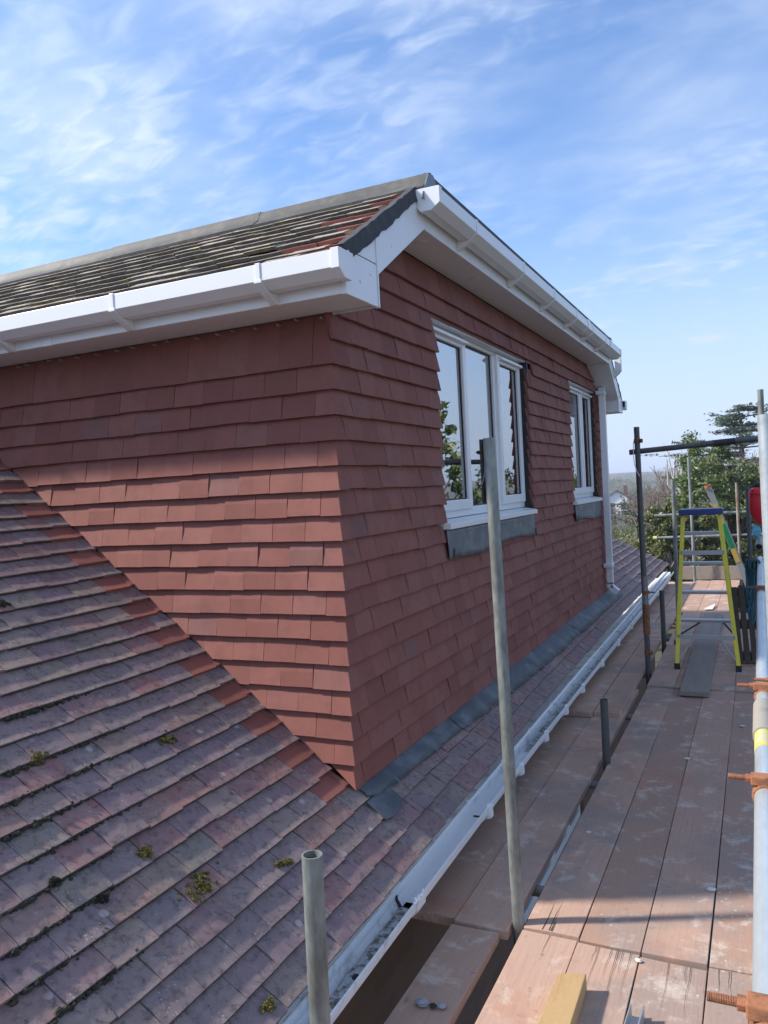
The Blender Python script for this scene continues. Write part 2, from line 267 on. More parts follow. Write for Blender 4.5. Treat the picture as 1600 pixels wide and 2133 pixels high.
def ground_mat():
    m, nt, bs = new_mat('grassland_and_scrub'); p = pos(nt)
    c = ramp(nt, noise(nt, p, 0.035, 5, 0.65), [(0.3, (0.055, 0.065, 0.03)), (0.5, (0.10, 0.085, 0.055)), (0.62, (0.15, 0.12, 0.075)), (0.75, (0.085, 0.095, 0.04))])
    c = mixc(nt, 0.6, c, ramp(nt, noise(nt, p, 1.3, 5, 0.7), [(0.3, (0.5, 0.5, 0.5)), (0.7, (1, 1, 1))]), 'MULTIPLY')
    nt.links.new(c, bs.inputs['Base Color']); bs.inputs['Roughness'].default_value = 0.95; MATS['ground'] = m
ground_mat()

# ------------------------------------------------------------------ mesh helpers
class MB:
    def __init__(s): s.v = []; s.f = []
    def add(s, vs, fs):
        o = len(s.v); s.v += [tuple(map(float, v)) for v in vs]; s.f += [tuple(i+o for i in f) for f in fs]; return s
    def box(s, a, b):
        x0, y0, z0 = (min(a[i], b[i]) for i in range(3)); x1, y1, z1 = (max(a[i], b[i]) for i in range(3))
        return s.add([(x0,y0,z0),(x1,y0,z0),(x1,y1,z0),(x0,y1,z0),(x0,y0,z1),(x1,y0,z1),(x1,y1,z1),(x0,y1,z1)],
                     [(0,3,2,1),(4,5,6,7),(0,1,5,4),(1,2,6,5),(2,3,7,6),(3,0,4,7)])
    def prism(s, poly, fn, d0, d1, cap=True):
        """poly: 2-D outline, fn(a, b, d) -> 3-D, extruded from d0 to d1"""
        n = len(poly); vs = [fn(a, b, d0) for a, b in poly]+[fn(a, b, d1) for a, b in poly]
        fs = [(i, (i+1) % n, n+(i+1) % n, n+i) for i in range(n)]
        if cap: fs += [tuple(range(n-1, -1, -1)), tuple(range(n, 2*n))]
        return s.add(vs, fs)
    def tube(s, p0, p1, r, n=16, r1=None, hollow=0.0, caps=True):
        p0 = Vector(p0); p1 = Vector(p1); d = (p1-p0).normalized(); a = d.orthogonal().normalized(); b = d.cross(a); r1 = r if r1 is None else r1
        ring = [(math.cos(2*math.pi*i/n), math.sin(2*math.pi*i/n)) for i in range(n)]
        vs = [p0+(a*c+b*q)*r for c, q in ring]+[p1+(a*c+b*q)*r1 for c, q in ring]
        fs = [(i, (i+1) % n, n+(i+1) % n, n+i) for i in range(n)]
        if hollow:
            k = (r-hollow)/r
            vs += [p0+(a*c+b*q)*r*k for c, q in ring]+[p1+(a*c+b*q)*r1*k for c, q in ring]
            fs += [(2*n+(i+1) % n, 2*n+i, 3*n+i, 3*n+(i+1) % n) for i in range(n)]
            fs += [(i, 2*n+i, 2*n+(i+1) % n, (i+1) % n) for i in range(n)]+[(n+(i+1) % n, 3*n+(i+1) % n, 3*n+i, n+i) for i in range(n)]
        elif caps: fs += [tuple(range(n-1, -1, -1)), tuple(range(n, 2*n))]
        return s.add(vs, fs)
    def path(s, pts, r, n=8):
        pts = [Vector(p) for p in pts]
        for a, b in zip(pts, pts[1:]): s.tube(a, b, r, n)
        return s
    def lump(s, c, rx, ry, rz, seed=0, n=9, m=6):
        R = random.Random(seed); vs = []; fs = []
        for j in range(m+1):
            t = math.pi*j/m
            for i in range(n):
                q = 2*math.pi*i/n; k = 1+R.uniform(-.22, .22)
                vs.append((c[0]+rx*k*math.sin(t)*math.cos(q), c[1]+ry*k*math.sin(t)*math.sin(q), c[2]+rz*k*math.cos(t)))
        for j in range(m):
            for i in range(n): fs.append((j*n+i, j*n+(i+1) % n, (j+1)*n+(i+1) % n, (j+1)*n+i))
        return s.add(vs, fs)
    def build(s, name, mat, parent=None, bevel=0.0, smooth=False, segs=2):
        off = Vector((0, 0, 0))
        if parent is not None:
            q = parent
            while q is not None: off += q.location; q = q.parent
        me = bpy.data.meshes.new(name); me.from_pydata([(x-off.x, y-off.y, z-off.z) for x, y, z in s.v], [], s.f); me.update()
        me.materials.append(MATS[mat] if isinstance(mat, str) else mat)
        o = bpy.data.objects.new(name, me); COL.objects.link(o)
        if parent is not None: o.parent = parent
        if smooth:
            for p in me.polygons: p.use_smooth = True
            me.set_sharp_from_angle(angle=rad(40))
        if bevel:
            b = o.modifiers.new('bevel', 'BEVEL'); b.width = bevel; b.segments = segs; b.limit_method = 'ANGLE'; b.angle_limit = rad(35)
        return o
def tag(o, label, cat, group=None, kind=None):
    o['label'] = label; o['category'] = cat
    if group: o['group'] = group
    if kind: o['kind'] = kind
    return o
def thing(name, loc, label, cat, group=None):
    o = bpy.data.objects.new(name, None); COL.objects.link(o); o.location = loc; o.empty_display_size = 0.1
    return tag(o, label, cat, group)
def structure(o): o['kind'] = 'structure'; return o
def fast_mesh(name, V, F, mat, parent=None, smooth=False):
    V = np.asarray(V, dtype=np.float32)
    q = parent
    while q is not None: V = V-np.array(q.location, dtype=np.float32); q = q.parent
    F = np.asarray(F, dtype=np.int32); k = F.shape[1]; me = bpy.data.meshes.new(name)
    me.vertices.add(len(V)); me.vertices.foreach_set('co', V.ravel()); me.loops.add(F.size); me.loops.foreach_set('vertex_index', F.ravel())
    me.polygons.add(len(F)); me.polygons.foreach_set('loop_start', np.arange(0, F.size, k, dtype=np.int32))
    if smooth: me.polygons.foreach_set('use_smooth', np.ones(len(F), dtype=bool))
    me.update(); me.validate(); me.materials.append(MATS[mat])
    o = bpy.data.objects.new(name, me); COL.objects.link(o)
    if parent is not None: o.parent = parent
    return o
def leaves(centres, radii, per, size, flat=0.0, seed=0):
    g = np.random.default_rng(seed); n = len(centres)*per; c = np.repeat(centres, per, 0); rr = np.repeat(radii, per, 0)
    d = g.normal(size=(n, 3)); d /= np.linalg.norm(d, axis=1)[:, None]; p = c+d*rr*(g.random((n, 1))**.45)
    a = g.normal(size=(n, 3)); a[:, 2] *= (1-flat); a /= np.linalg.norm(a, axis=1)[:, None]; b = g.normal(size=(n, 3)); b[:, 2] *= (1-flat); b -= a*(a*b).sum(1)[:, None]; b /= np.linalg.norm(b, axis=1)[:, None]
    s = size*(.6+.8*g.random((n, 1))); a = a*s; b = b*s*.55
    V = np.stack([p-a, p+b*.9, p+a, p-b*.9], 1).reshape(-1, 3); F = np.arange(4*n).reshape(n, 4); return V, F
def clip(poly, a, b, c):
    """keep a*u+b*v+c >= 0"""
    out = []
    for i in range(len(poly)):
        p, q = poly[i], poly[(i+1) % len(poly)]; dp = a*p[0]+b*p[1]+c; dq = a*q[0]+b*q[1]+c
        if dp >= 0: out.append(p)
        if (dp >= 0) != (dq >= 0): t = dp/(dp-dq); out.append((p[0]+t*(q[0]-p[0]), p[1]+t*(q[1]-p[1])))
    return out

# ------------------------------------------------------------------ ground
GZ = -4.25
def terrain(x, y):
    d = np.sqrt(x*x+y*y)
    h = GZ-2.2*np.clip((d-25)/110, 0, 1)**1.3
    t = np.clip((d-210)/1300, 0, 1); h = h+15*t*t*(3-2*t)
    h = h+np.clip((d-120)/400, 0, 1)*(3.2*np.sin(x/83+1.3)*np.cos(y/117)+1.8*np.sin(x/31+y/47))
    return h
def make_ground():
    rr = np.concatenate([np.linspace(0, 40, 12), np.geomspace(48, 4200, 60)]); aa = np.linspace(0, 2*np.pi, 145)[:-1]
    R, A = np.meshgrid(rr, aa, indexing='ij'); X = R*np.sin(A); Y = R*np.cos(A); Z = terrain(X, Y)
    V = np.stack([X, Y, Z], -1).reshape(-1, 3); na = len(aa); F = []
    for i in range(len(rr)-1):
        for j in range(na): F.append((i*na+j, i*na+(j+1) % na, (i+1)*na+(j+1) % na, (i+1)*na+j))
    o = fast_mesh('ground', V, F, 'ground', smooth=True); structure(o)
make_ground()

# ------------------------------------------------------------------ the house with its dormer
house = thing('house', (-4.0, 6.0, GZ), 'brick house with weathered tiled roof and a red tile hung dormer', 'house')
HL = Vector(house.location)
XW, YC, YE = -1.577, 2.90, 9.27           # outer faces of front wall, near cheek, far cheek
SL = 0.762; SLL = math.hypot(1, SL)       # main roof slope
RZ = -1.26
def part(mb, name, mat, parent=house, **k): return mb.build(name, mat, parent, **k)

# generic field of tiles laid in courses
def slab_mesh(poly, t, L_tilt, lip=True):
    """poly in local (u, v); outer face n = -tilt*v ; thickness t"""
    n = len(poly); vs = [(u, v, -L_tilt*v) for u, v in poly]+[(u, v, -L_tilt*v-t) for u, v in poly]
    fs = [tuple(range(n)), tuple(range(2*n-1, n-1, -1))]+[(i, n+i, n+(i+1) % n, (i+1) % n) for i in range(n)]
    return vs, fs
def tile_field(part_obj, tname, mat, mat_field, O, U, V, N, tiles, t, tilt, L, w, jit, limit=300, edge=None):
    """tiles: list of (u0, v0, poly or None, matname); the biggest on screen become objects, the rest one stuff mesh"""
    U = Vector(U); V = Vector(V); N = Vector(N); O = Vector(O); R3 = Matrix((U, V, N)).transposed()
    var = []
    for k in range(5):                                   # a few shared, slightly warped tiles with eased edges
        R = random.Random(100+k); e = 0.0025; cam_ = 0.0016*(k-1.5)
        pr = [(0.0, -t+0.001), (0.0005, -e), (e, 0.0), (L*0.45, cam_), (L, -0.001), (L, -t)]
        us = [R.uniform(0, .001), w*0.5, w-R.uniform(0, .001)]; vs = []; fs = []
        for i, uu in enumerate(us):
            sag = 0.0012*(1 if i == 1 else 0)*(1 if k % 2 else -1)
            for a, b in pr: vs.append((uu, a+R.uniform(-.0006, .0006), b+sag-tilt*a))
        m = len(pr)
        for i in range(2):
            for j in range(m): fs.append((i*m+j, i*m+(j+1) % m, (i+1)*m+(j+1) % m, (i+1)*m+j))
        fs += [tuple(range(m)), tuple(range(3*m-1, 2*m-1, -1))]
        me = bpy.data.meshes.new(tname); me.from_pydata(vs, [], [tuple(reversed(f)) for f in fs]); me.update(); var.append((me, vs, [tuple(reversed(f)) for f in fs]))
    shared = {}
    def mesh_for(k, mn):
        if (k, mn) not in shared:
            me = var[k][0].copy(); me.name = tname; me.materials.append(MATS[mn]); shared[(k, mn)] = me
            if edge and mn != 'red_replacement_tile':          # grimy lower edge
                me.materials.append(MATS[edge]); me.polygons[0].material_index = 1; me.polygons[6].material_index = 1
        return shared[(k, mn)]
    items = []
    for (u0, v0, poly, mn) in tiles:
        a = jit[0]*random.gauss(0, 1); dv = jit[1]*random.gauss(0, 1); dn = abs(jit[2]*random.gauss(0, 1)); tl = jit[3]*random.gauss(0, 1)
        P = O+U*u0+V*(v0+dv)+N*dn
        rot = R3 @ Matrix.Rotation(a, 3, 'Z') @ Matrix.Rotation(tl, 3, 'X')
        cs = [project(P+U*(w*x)+V*(L*.72*y)) for x, y in ((0, 0), (1, 0), (1, 1), (0, 1))]
        ar = 0
        if all(cs):
            mx = sum(c[0] for c in cs)/4; my = sum(c[1] for c in cs)/4
            ar = abs((cs[2][0]-cs[0][0])*(cs[3][1]-cs[1][1])-(cs[3][0]-cs[1][0])*(cs[2][1]-cs[0][1]))/2
            if poly: ar *= 0.6
            if not (-30 < mx < 1630 and -30 < my < 2163): ar *= 1e-4
        items.append((ar, P, rot, poly, mn))
    items.sort(key=lambda q: -q[0]); rest = MB(); off = HL
    for i, (ar, P, rot, poly, mn) in enumerate(items):
        k = random.randrange(5)
        if i < limit and ar > 1.0:
            if poly:
                vs, fs = slab_mesh(poly, t, tilt); me = bpy.data.meshes.new(tname); me.from_pydata(vs, [], fs); me.update(); me.materials.append(MATS[mn or mat])
            else: me = mesh_for(k, mn or mat)
            o = bpy.data.objects.new(tname, me); COL.objects.link(o); o.parent = part_obj
            o.matrix_local = Matrix.Translation(P-off) @ rot.to_4x4()
        else:
            vs, fs = slab_mesh(poly, t, tilt) if poly else (var[k][1], var[k][2])
            rest.add([P+rot @ Vector(v) for v in vs], fs)
    if rest.v:
        o = rest.build(tname+'s', mat_field, part_obj); o['kind'] = 'stuff'
    for me, _, _ in var: bpy.data.meshes.remove(me)

# --- near cheek (sunlit) -------------------------------------------------
G = 0.1058; Z0 = -1.253; WT = 0.0165; WTILT = (WT+.0045)/G; WL = 0.148; TW = 0.1655
def backing(name, mb): return part(mb, name, 'dark_backing')
mb = MB(); mb.prism([(-1.60, -1.30), (-1.60, 0.80), (-4.5, 0.80), (-4.5, 0.72)], lambda a, b, d: (a, d, b), YC+0.045, YC+0.12)
cheek = backing('cheek_wall', mb)
tl = []
for n in range(18):
    v0 = Z0+n*G; ln = WL if n < 17 else 0.218; a = 0.10 if n % 2 else 0.183
    u = XW-a-TW
    while u > -4.35:
        poly = [(0, 0), (TW-.0007, 0), (TW-.0007, ln), (0, ln)]
        full = n < 17
        base = -1.253-0.020-SL*(u-XW)       # roof line at u: v >= base - SL*du
        cp = clip(poly, SL, 1, v0-base)
        if len(cp) >= 3 and max(p[1] for p in cp) > 0.012:
            if len(cp) != 4 or abs(min(p[0] for p in cp)) > 1e-6 or not full or min(p[1] for p in cp) > 1e-6 or not all(any(abs(c[0]-q[0])+abs(c[1]-q[1]) < 1e-6 for c in cp) for q in poly): tl.append((u, v0, cp, None))
            else: tl.append((u, v0, None, None))
        u -= TW
tile_field(cheek, 'hung_tile', 'red_clay_hung_tile', 'red_clay_hung_tile_field', (0, YC, 0), (1, 0, 0), (0, 0, 1), (0, -1, 0), tl, WT, WTILT, WL, TW-.0007, (0.0035, 0.0011, 0.0007, 0.005))
# angle tiles wrapping the corner
for n in range(18):
    a, b = (0.0985, 0.165) if n % 2 else (0.1815, 0.085); z0 = Z0+n*G+random.gauss(0, .0008); ln = WL if n < 17 else 0.218; k = WTILT*ln; e = random.uniform(0, .002)
    if n == 0: cut = [(XW-0.055, YC-e), (XW, YC-e), (XW+e, YC+b)]
    o3 = lambda dn, z, kk: [(XW-a, YC-e+kk+dn, z), (XW+e-kk-dn, YC-e+kk+dn, z), (XW+e-kk-dn, YC+b, z)]
    vs = o3(0, z0, 0)+o3(0, z0+ln, k)+o3(WT, z0, 0)+o3(WT, z0+ln, k)
    if n <= 1:      # cut to the roof slope
        for i in (0, 6):
            lo = -1.253+0.01+SL*a
            if vs[i][2] < lo: x, y, z = vs[i]; vs[i] = (x, y+(min(lo, z0+ln-.01)-z)*WTILT, min(lo, z0+ln-.01))
    fs = [(0, 1, 4, 3), (1, 2, 5, 4), (6, 9, 10, 7), (7, 10, 11, 8), (0, 6, 7, 1), (1, 7, 8, 2), (3, 4, 10, 9), (4, 5, 11, 10), (0, 3, 9, 6), (2, 8, 11, 5)]
    m = MB(); m.add(vs, fs); m.build('corner_tile', 'red_clay_hung_tile', cheek)
for i in range(22):
    x = XW-0.04-i*0.115-random.uniform(-.03, .03); z = 0.745+random.uniform(-.006, .004); m = MB(); m.tube((x, YC+.03, z), (x, YC-.0015+.0235-.02, z), 0.0042, 6); m.build('nail', 'aluminium', cheek)

# --- front wall ------------------------------------------------------------
W1 = (4.15, 6.068, -0.235, 0.945); W2 = (7.60, 8.925, -0.225, 0.955)
mb = MB()
xb0, xb1 = XW-0.12, XW-0.045
for y0, y1, z0, z1 in ((YC+.045, W1[0]-.06, -1.3, 0.8), (3.4, W1[0]-.06, 0.8, 1.24), (W1[0]-.06, W1[1]+.05, -1.3, W1[2]-.02), (W1[0]-.06, W1[1]+.05, W1[3]+.02, 1.24),
                       (W1[1]+.05, W2[0]-.06, -1.3, 1.24), (W2[0]-.06, W2[1]+.02, -1.3, W2[2]-.02), (W2[0]-.06, W2[1]+.02, W2[3]+.02, 1.24), (W2[1]+.02, YE-.045, -1.3, 1.0)):
    mb.box((xb0, y0, z0), (xb1, y1, z1))
mb.prism([(YC+.045, .8), (3.4, .8), (3.4, 1.14)], lambda a, b, d: (d, a, b), xb0, xb1)
front = backing('front_wall', mb)
tl = []
for n in range(23):
    v0 = Z0+n*G; ln = WL if n < 22 else 0.16; exp = G
    b = 0.165 if n % 2 else 0.085
    u = YC+b+.0015 if n < 18 else YC+0.02+0.08*(n % 2)
    while u < YE-.01:
        w = min(TW, YE-u); poly = [(0, 0), (w-.0015, 0), (w-.0015, ln), (0, ln)]; q = poly
        mid = u+w/2
        for (h0, h1, hz0, hz1) in (W1, W2):
            if v0+exp > hz0+.01 and v0 < hz1-.005:
                if v0 < hz1 and v0+exp > hz1+.02:      # course crossing the head: trimmed from below
                    if u+w > h0 and u < h1:
                        q = clip(q, 0, 1, -(hz1+.004-v0))
                elif v0 < hz0-.01:
                    if u+w > h0 and u < h1: q = clip(q, 0, -1, (hz0+.02-v0))
                else:
                    if u < h0 < u+w and not (u < h1 < u+w): q = clip(q, -1, 0, h0-u)
                    elif u < h1 < u+w: q = clip(q, 1, 0, -(h1-u))
                    elif u >= h0 and u+w <= h1: q = []
        if mid < 2.98: q = clip(q, 0, -1, 0.757-v0)
        elif mid < 3.6: q = clip(q, 0.61, -1, 0.875+0.61*(u-2.97)-v0)
        if mid > 9.19: q = clip(q, 0, -1, 0.757-v0)
        elif mid > 8.5: q = clip(q, -0.61, -1, 0.875+0.61*(9.20-u)-v0)
        q = clip(q, 0, -1, 1.232-v0) if q else q
        if len(q) >= 3 and max(p[1] for p in q)-min(p[1] for p in q) > .01 and max(p[0] for p in q)-min(p[0] for p in q) > .012:
            same = len(q) == 4 and w == TW and ln == WL and all(any(abs(c[0]-r_[0])+abs(c[1]-r_[1]) < 1e-6 for c in q) for r_ in poly)
            tl.append((u, v0, None if same else q, None))
        u += w
tile_field(front, 'hung_tile', 'red_clay_hung_tile', 'red_clay_hung_tile_field', (XW, 0, 0), (0, 1, 0), (0, 0, 1), (1, 0, 0), tl, WT, WTILT, WL, TW-.0007, (0.0035, 0.0012, 0.0007, 0.005))
# far cheek: plain tiled return, only its edge shows
mb = MB(); mb.prism([(XW+.002, -1.30), (XW+.002, 0.76), (-4.3, 0.76), (-4.3, 0.72)], lambda a, b, d: (a, d, b), YE+.001, YE-0.1)
part(mb, 'far_cheek_wall', 'red_clay_hung_tile')

# --- windows -----------------------------------------------------------------
def window(y0, y1, z0, z1, mull, sashes, label, lead):
    """frame face at XF; mull: y of mullions; sashes: (ya, yb) opening lights, others fixed"""
    XF = XW-0.080; D = 0.05; m = MB(); fw = 0.055
    for a, b in ((y0, y0+fw), (y1-fw, y1)): m.box((XF-D, a, z0), (XF, b, z1))
    m.box((XF-D, y0+fw, z0), (XF, y1-fw, z0+fw)); m.box((XF-D, y0+fw, z1-fw), (XF, y1-fw, z1))
    for my in mull: m.box((XF-D, my-.026, z0+fw), (XF, my+.026, z1-fw))
    win = part(m, 'window', 'white_upvc', bevel=.004); win['label'] = label
    edges = [y0]+mull+[y1]
    for i in range(len(edges)-1):
        a, b = edges[i], edges[i+1]; a2 = a+(fw-.012 if i == 0 else .016); b2 = b-(fw-.012 if i == len(edges)-2 else .016)
        if i in sashes:
            m = MB(); sw = 0.062; X0, X1 = XF-.03, XF+.021; za, zb = z0+fw-.012, z1-fw+.012
            m.box((X0, a2, za), (X1, a2+sw, zb)); m.box((X0, b2-sw, za), (X1, b2, zb)); m.box((X0, a2+sw, za), (X1, b2-sw, za+sw)); m.box((X0, a2+sw, zb-sw), (X1, b2-sw, zb))
            m.build('sash', 'white_upvc', win, bevel=.006)
            ga, gb, gz0, gz1 = a2+sw, b2-sw, za+sw, zb-sw; gx = XF-.004
            m = MB(); m.prism([(X1-.002, zb-sw*.2), (X1+.030, zb-sw*.35), (X1+.030, zb-sw*.62), (X1-.002, zb-sw*.72)], lambda p, q, d: (p, d, q), a2+.03, b2-.02)
            m.build('trickle_vent', 'white_upvc', win, bevel=.003)
        else:
            ga, gb, gz0, gz1 = (a+fw if i == 0 else a+.026), (b-fw if i == len(edges)-2 else b-.026), z0+fw, z1-fw; gx = XF-.024
        m = MB(); g = .007
        m.box((gx-.006, ga, gz0), (gx+.006, ga+g, gz1)); m.box((gx-.006, gb-g, gz0), (gx+.006, gb, gz1)); m.box((gx-.006, ga+g, gz0), (gx+.006, gb-g, gz0+g)); m.box((gx-.006, ga+g, gz1-g), (gx+.006, gb-g, gz1))
        m.build('gasket', 'black_rubber', win)
        m = MB(); m.box((gx-.003, ga+g, gz0+g), (gx+.001, gb-g, gz1-g)); m.build('pane', 'window_glass', win)
    # sill with a drip nose
    m = MB(); m.prism([(XF-D, z0-.004), (XF+.02, z0-.004), (XW+.032, z0-.020), (XW+.032, z0-.052), (XF-D, z0-.052)], lambda p, q, d: (p, d, q), y0+.03, lead[1]-.012)
    m.build('sill', 'white_upvc', win, bevel=.003)
    m = MB(); m.box((XF+.001, y0+.02, z1-.030), (XW-.022, y1-.002, z1-.022)); m.build('head_trim', 'white_upvc', win)
    # black membrane in the far reveal and at the head
    m = MB(); m.box((XF-D, y1+.001, z0-.01), (XW-.0135, y1+.02, z1+.005)); m.build('membrane', 'black_membrane', win)
    # lead dressed over the tiles below
    m = MB(); ny = 26; nz = 6; R = random.Random(int(y0*10))
    ph = [R.uniform(0, 6) for _ in range(4)]; vs = []; fs = []
    for j in range(nz+1):
        for i in range(ny+1):
            yy = y0+.03+(lead[1]-y0-.04)*i/ny; t = j/nz; zz = z0-.05-(lead[0]+.012*math.sin(yy*5+ph[0])*t+.02*t*max(0, math.sin(yy*2.1+ph[1])))*t
            xx = XW+.006+.004*math.sin(yy*9+ph[2]+t*3)*t+.004*math.sin(yy*23+ph[3])*t+.004*t
            vs.append((xx, yy, zz))
    for j in range(nz):
        for i in range(ny): fs.append((j*(ny+1)+i, (j+1)*(ny+1)+i, (j+1)*(ny+1)+i+1, j*(ny+1)+i+1))
    m.add(vs, fs); o = m.build('lead_apron', 'lead_sheet', win, smooth=True); s = o.modifiers.new('thick', 'SOLIDIFY'); s.thickness = .003
    # bent lead clips
    for yy in (y0+.1, lead[1]-.03):
        m = MB(); m.box((XW+.014, yy, z0-.05-lead[0]-.012), (XW+.020, yy+.012, z0-.05-lead[0]+.045)); m.build('lead_clip', 'lead_apron', win)
    return win
window(4.08, 6.072, -.178, .975, [4.79, 5.425], (0, 2), 'three light white window, nearer and larger of the two', (0.16, 6.03))
window(7.50, 8.93, -.172, .99, [8.37], (0, 1), 'two light white window near the downpipe', (0.15, 8.87))
# dark rooms behind the glass so that the panes show depth
for y0, y1 in ((3.6, 6.6), (7.2, 9.1)):
    m = MB(); x0, x1, z0, z1 = -3.6, XW-.13, -1.2, 1.2
    m.add([(x0,y0,z0),(x1,y0,z0),(x1,y1,z0),(x0,y1,z0),(x0,y0,z1),(x1,y0,z1),(x1,y1,z1),(x0,y1,z1)], [(0,1,2,3),(4,7,6,5),(0,4,5,1),(2,6,7,3),(3,7,4,0)])
    part(m, 'room', 'room_plaster')

# --- eaves: fascias, soffits, barge boards -------------------------------------
XF_, SOF = -1.38, 1.24
def mirror(y, far): return (YC+YE)-y if far else y
for far in (False, True):
    M = lambda y: mirror(y, far)
    nm = 'far ' if far else ''
    m = MB(); m.box((-4.5, M(2.68), 0.76), (XF_-.003, M(2.70), 0.905)); part(m, 'eave_fascia', 'white_upvc', bevel=.003)
    m = MB(); m.box((-4.5, M(2.70), 0.763), (XF_-.021, M(YC+.03), 0.773)); part(m, 'eave_soffit', 'white_upvc')
    # box end and barge board in one plane
    m = MB(); poly = [(2.677, .757), (2.958, .757), (2.958, .93), (2.71, .93), (2.677, .905)]
    m.prism([(M(a), b) for a, b in poly], lambda a, b, d: (d, a, b), XF_-.018, XF_); part(m, 'box_end', 'white_upvc', bevel=.002)
    m = MB(); poly = [(2.964, .757), (2.975, .757), (2.975, .895), (3.525, 1.236), (3.525, 1.405), (2.964, 1.048)]
    m.prism([(M(a), b) for a, b in poly], lambda a, b, d: (d, a, b), XF_-.018, XF_+.0015); part(m, 'barge_board', 'white_upvc', bevel=.002)
    m = MB(); m.prism([(M(2.77), .935), (M(2.9615), .935), (M(2.9615), 1.045)], lambda a, b, d: (d, a, b), XF_-.018, XF_-.001); part(m, 'barge_infill', 'white_upvc')
    m = MB(); m.box((XF_-.002, M(2.9585), .76), (XF_+.004, M(2.9635), 1.035)); part(m, 'joint_trim', 'white_upvc')
    # raking soffit and box cheek behind the barge board
    m = MB(); m.prism([(M(2.96), .76), (M(2.972), .76), (M(2.972), .885), (M(3.52), 1.228), (M(3.52), 1.245), (M(2.96), .905)], lambda a, b, d: (d, a, b), XW-.03, XF_-.019); part(m, 'raking_soffit', 'white_upvc')
m = MB(); m.box((XF_-.018, 3.5265, SOF-.012), (XF_, YC+YE-3.5265, 1.42)); part(m, 'front_fascia', 'white_upvc', bevel=.002)
for i in range(3):
    a = 3.52+i*1.712; m = MB(); m.box((XW-.03, a, SOF), (XF_-.019, a+1.709, SOF+.01)); part(m, 'front_soffit', 'white_upvc')
for y in (3.72, 4.55, 6.3, 7.6):
    m = MB(); m.tube((-1.48, y, SOF-.006), (-1.48, y, SOF+.002), .033, 20); part(m, 'soffit_vent', 'white_upvc', bevel=.002)

for i in range(9):
    x = -1.62-.34*i
    for z in (.80, .865): m = MB(); m.tube((x, 2.681, z), (x, 2.6775, z), .006, 10); part(m, 'fixing_cap', 'white_upvc')
for (yy, z) in ((2.80, .83), (2.90, .88), (3.12, 1.05), (3.38, 1.22)): m = MB(); m.tube((XF_-.002, yy, z), (XF_+.0042, yy, z), .006, 10); part(m, 'fixing_cap', 'white_upvc')
for x in (-2.95,): m = MB(); m.box((x-.025, 2.6765, .758), (x+.025, 2.6795, .907)); part(m, 'fascia_joint', 'white_upvc', bevel=.001)
for y in (5.9,): m = MB(); m.box((XF_+.0005, y-.025, SOF-.014), (XF_+.0035, y+.025, 1.29)); part(m, 'fascia_joint', 'white_upvc', bevel=.001)
# --- box gutters ------------------------------------------------------------------
GP = [(0.0, 0.0), (0.0, -.070), (.018, -.092), (.068, -.092), (.112, -.062), (.112, .002), (.104, .002), (.104, -.058), (.065, -.084), (.021, -.084), (.006, -.066), (.006, 0.0)]
def gutter(name, fn, d0, d1, brackets, ends, mat='white_upvc', joints=()):
    m = MB(); m.prism(GP, fn, d0, d1); g = part(m, name, mat, bevel=.0015)
    def band(nm, d, w, gr):
        q = [(a+(gr if a > .05 else (-gr*0)), b-(gr if b < -.03 else -gr)) for a, b in GP[:6]]
        m = MB(); m.prism(q+[(.104, .008), (.0, .008)], fn, d-w/2, d+w/2); return m.build(nm, 'white_upvc', g, bevel=.0015)
    for d in brackets:
        band('bracket', d, .022, .004); m = MB(); m.prism([(0, -.075), (0, -.135), (.012, -.135), (.070, -.104), (.118, -.070), (.118, -.058), (.069, -.0925), (.018, -.0925)], fn, d-.017, d+.017); m.build('bracket_arm', 'white_upvc', g, bevel=.0015)
    for d in joints: band('union', d, .10, .006)
    for d in ends: band('stop_end', d, .035, .005)
    return g
gutter('cheek_gutter', lambda a, b, d: (d, 2.68-a, 0.893+b), -4.5, -1.353, [-1.70-.742*i for i in range(4)], [-1.362])
gutter('front_gutter', lambda a, b, d: (XF_+a, d, 1.378+b), 3.43, 8.78, [3.98, 4.9, 5.72, 6.5, 7.2, 7.85], [3.447, 8.765], joints=(7.0, 8.15))
gutter('far_gutter', lambda a, b, d: (d, (YC+YE)-2.68+a, 0.893+b), -4.5, -1.353, [-1.7, -2.44], [-1.362])
# downpipe with offset at the far end
m = MB(); s = .033
def sq(p0, p1, m):
    p0 = Vector(p0); p1 = Vector(p1); d = (p1-p0).normalized(); b = Vector((0, 1, 0)); a = b.cross(d).normalized()
    vs = [p+a*x*s+b*y*s for p in (p0, p1) for x, y in ((-1, -1), (1, -1), (1, 1), (-1, 1))]
    m.add(vs, [(0,1,2,3),(7,6,5,4),(0,4,5,1),(1,5,6,2),(2,6,7,3),(3,7,4,0)])
DY = 8.98; XP = XW+.055
sq((-1.325, DY-.33, 1.31), (-1.325, DY-.33, 1.19), m); 
dp = MB(); sq((XP, DY, 1.02), (XP, DY, -1.16), dp); pipe = part(dp, 'downpipe', 'white_upvc', bevel=.004)
m = MB(); sq((-1.325, DY-.05, 1.32), (-1.325, DY-.05, 1.17), m); sq((-1.325, DY-.05, 1.185), (XP, DY, 1.03), m); m.build('offset_bend', 'white_upvc', pipe, bevel=.003)
m = MB(); sq((XP, DY, -1.14), (XP+.0, DY, -1.20), m); sq((XP, DY, -1.19), (XP+.075, DY, -1.255), m); m.build('shoe', 'white_upvc', pipe, bevel=.003)
for z in (-.95, .96):
    m = MB(); m.box((XW, DY-.075, z-.02), (XP+.04, DY+.06, z+.02)); m.build('pipe_clip', 'white_upvc', pipe, bevel=.003)

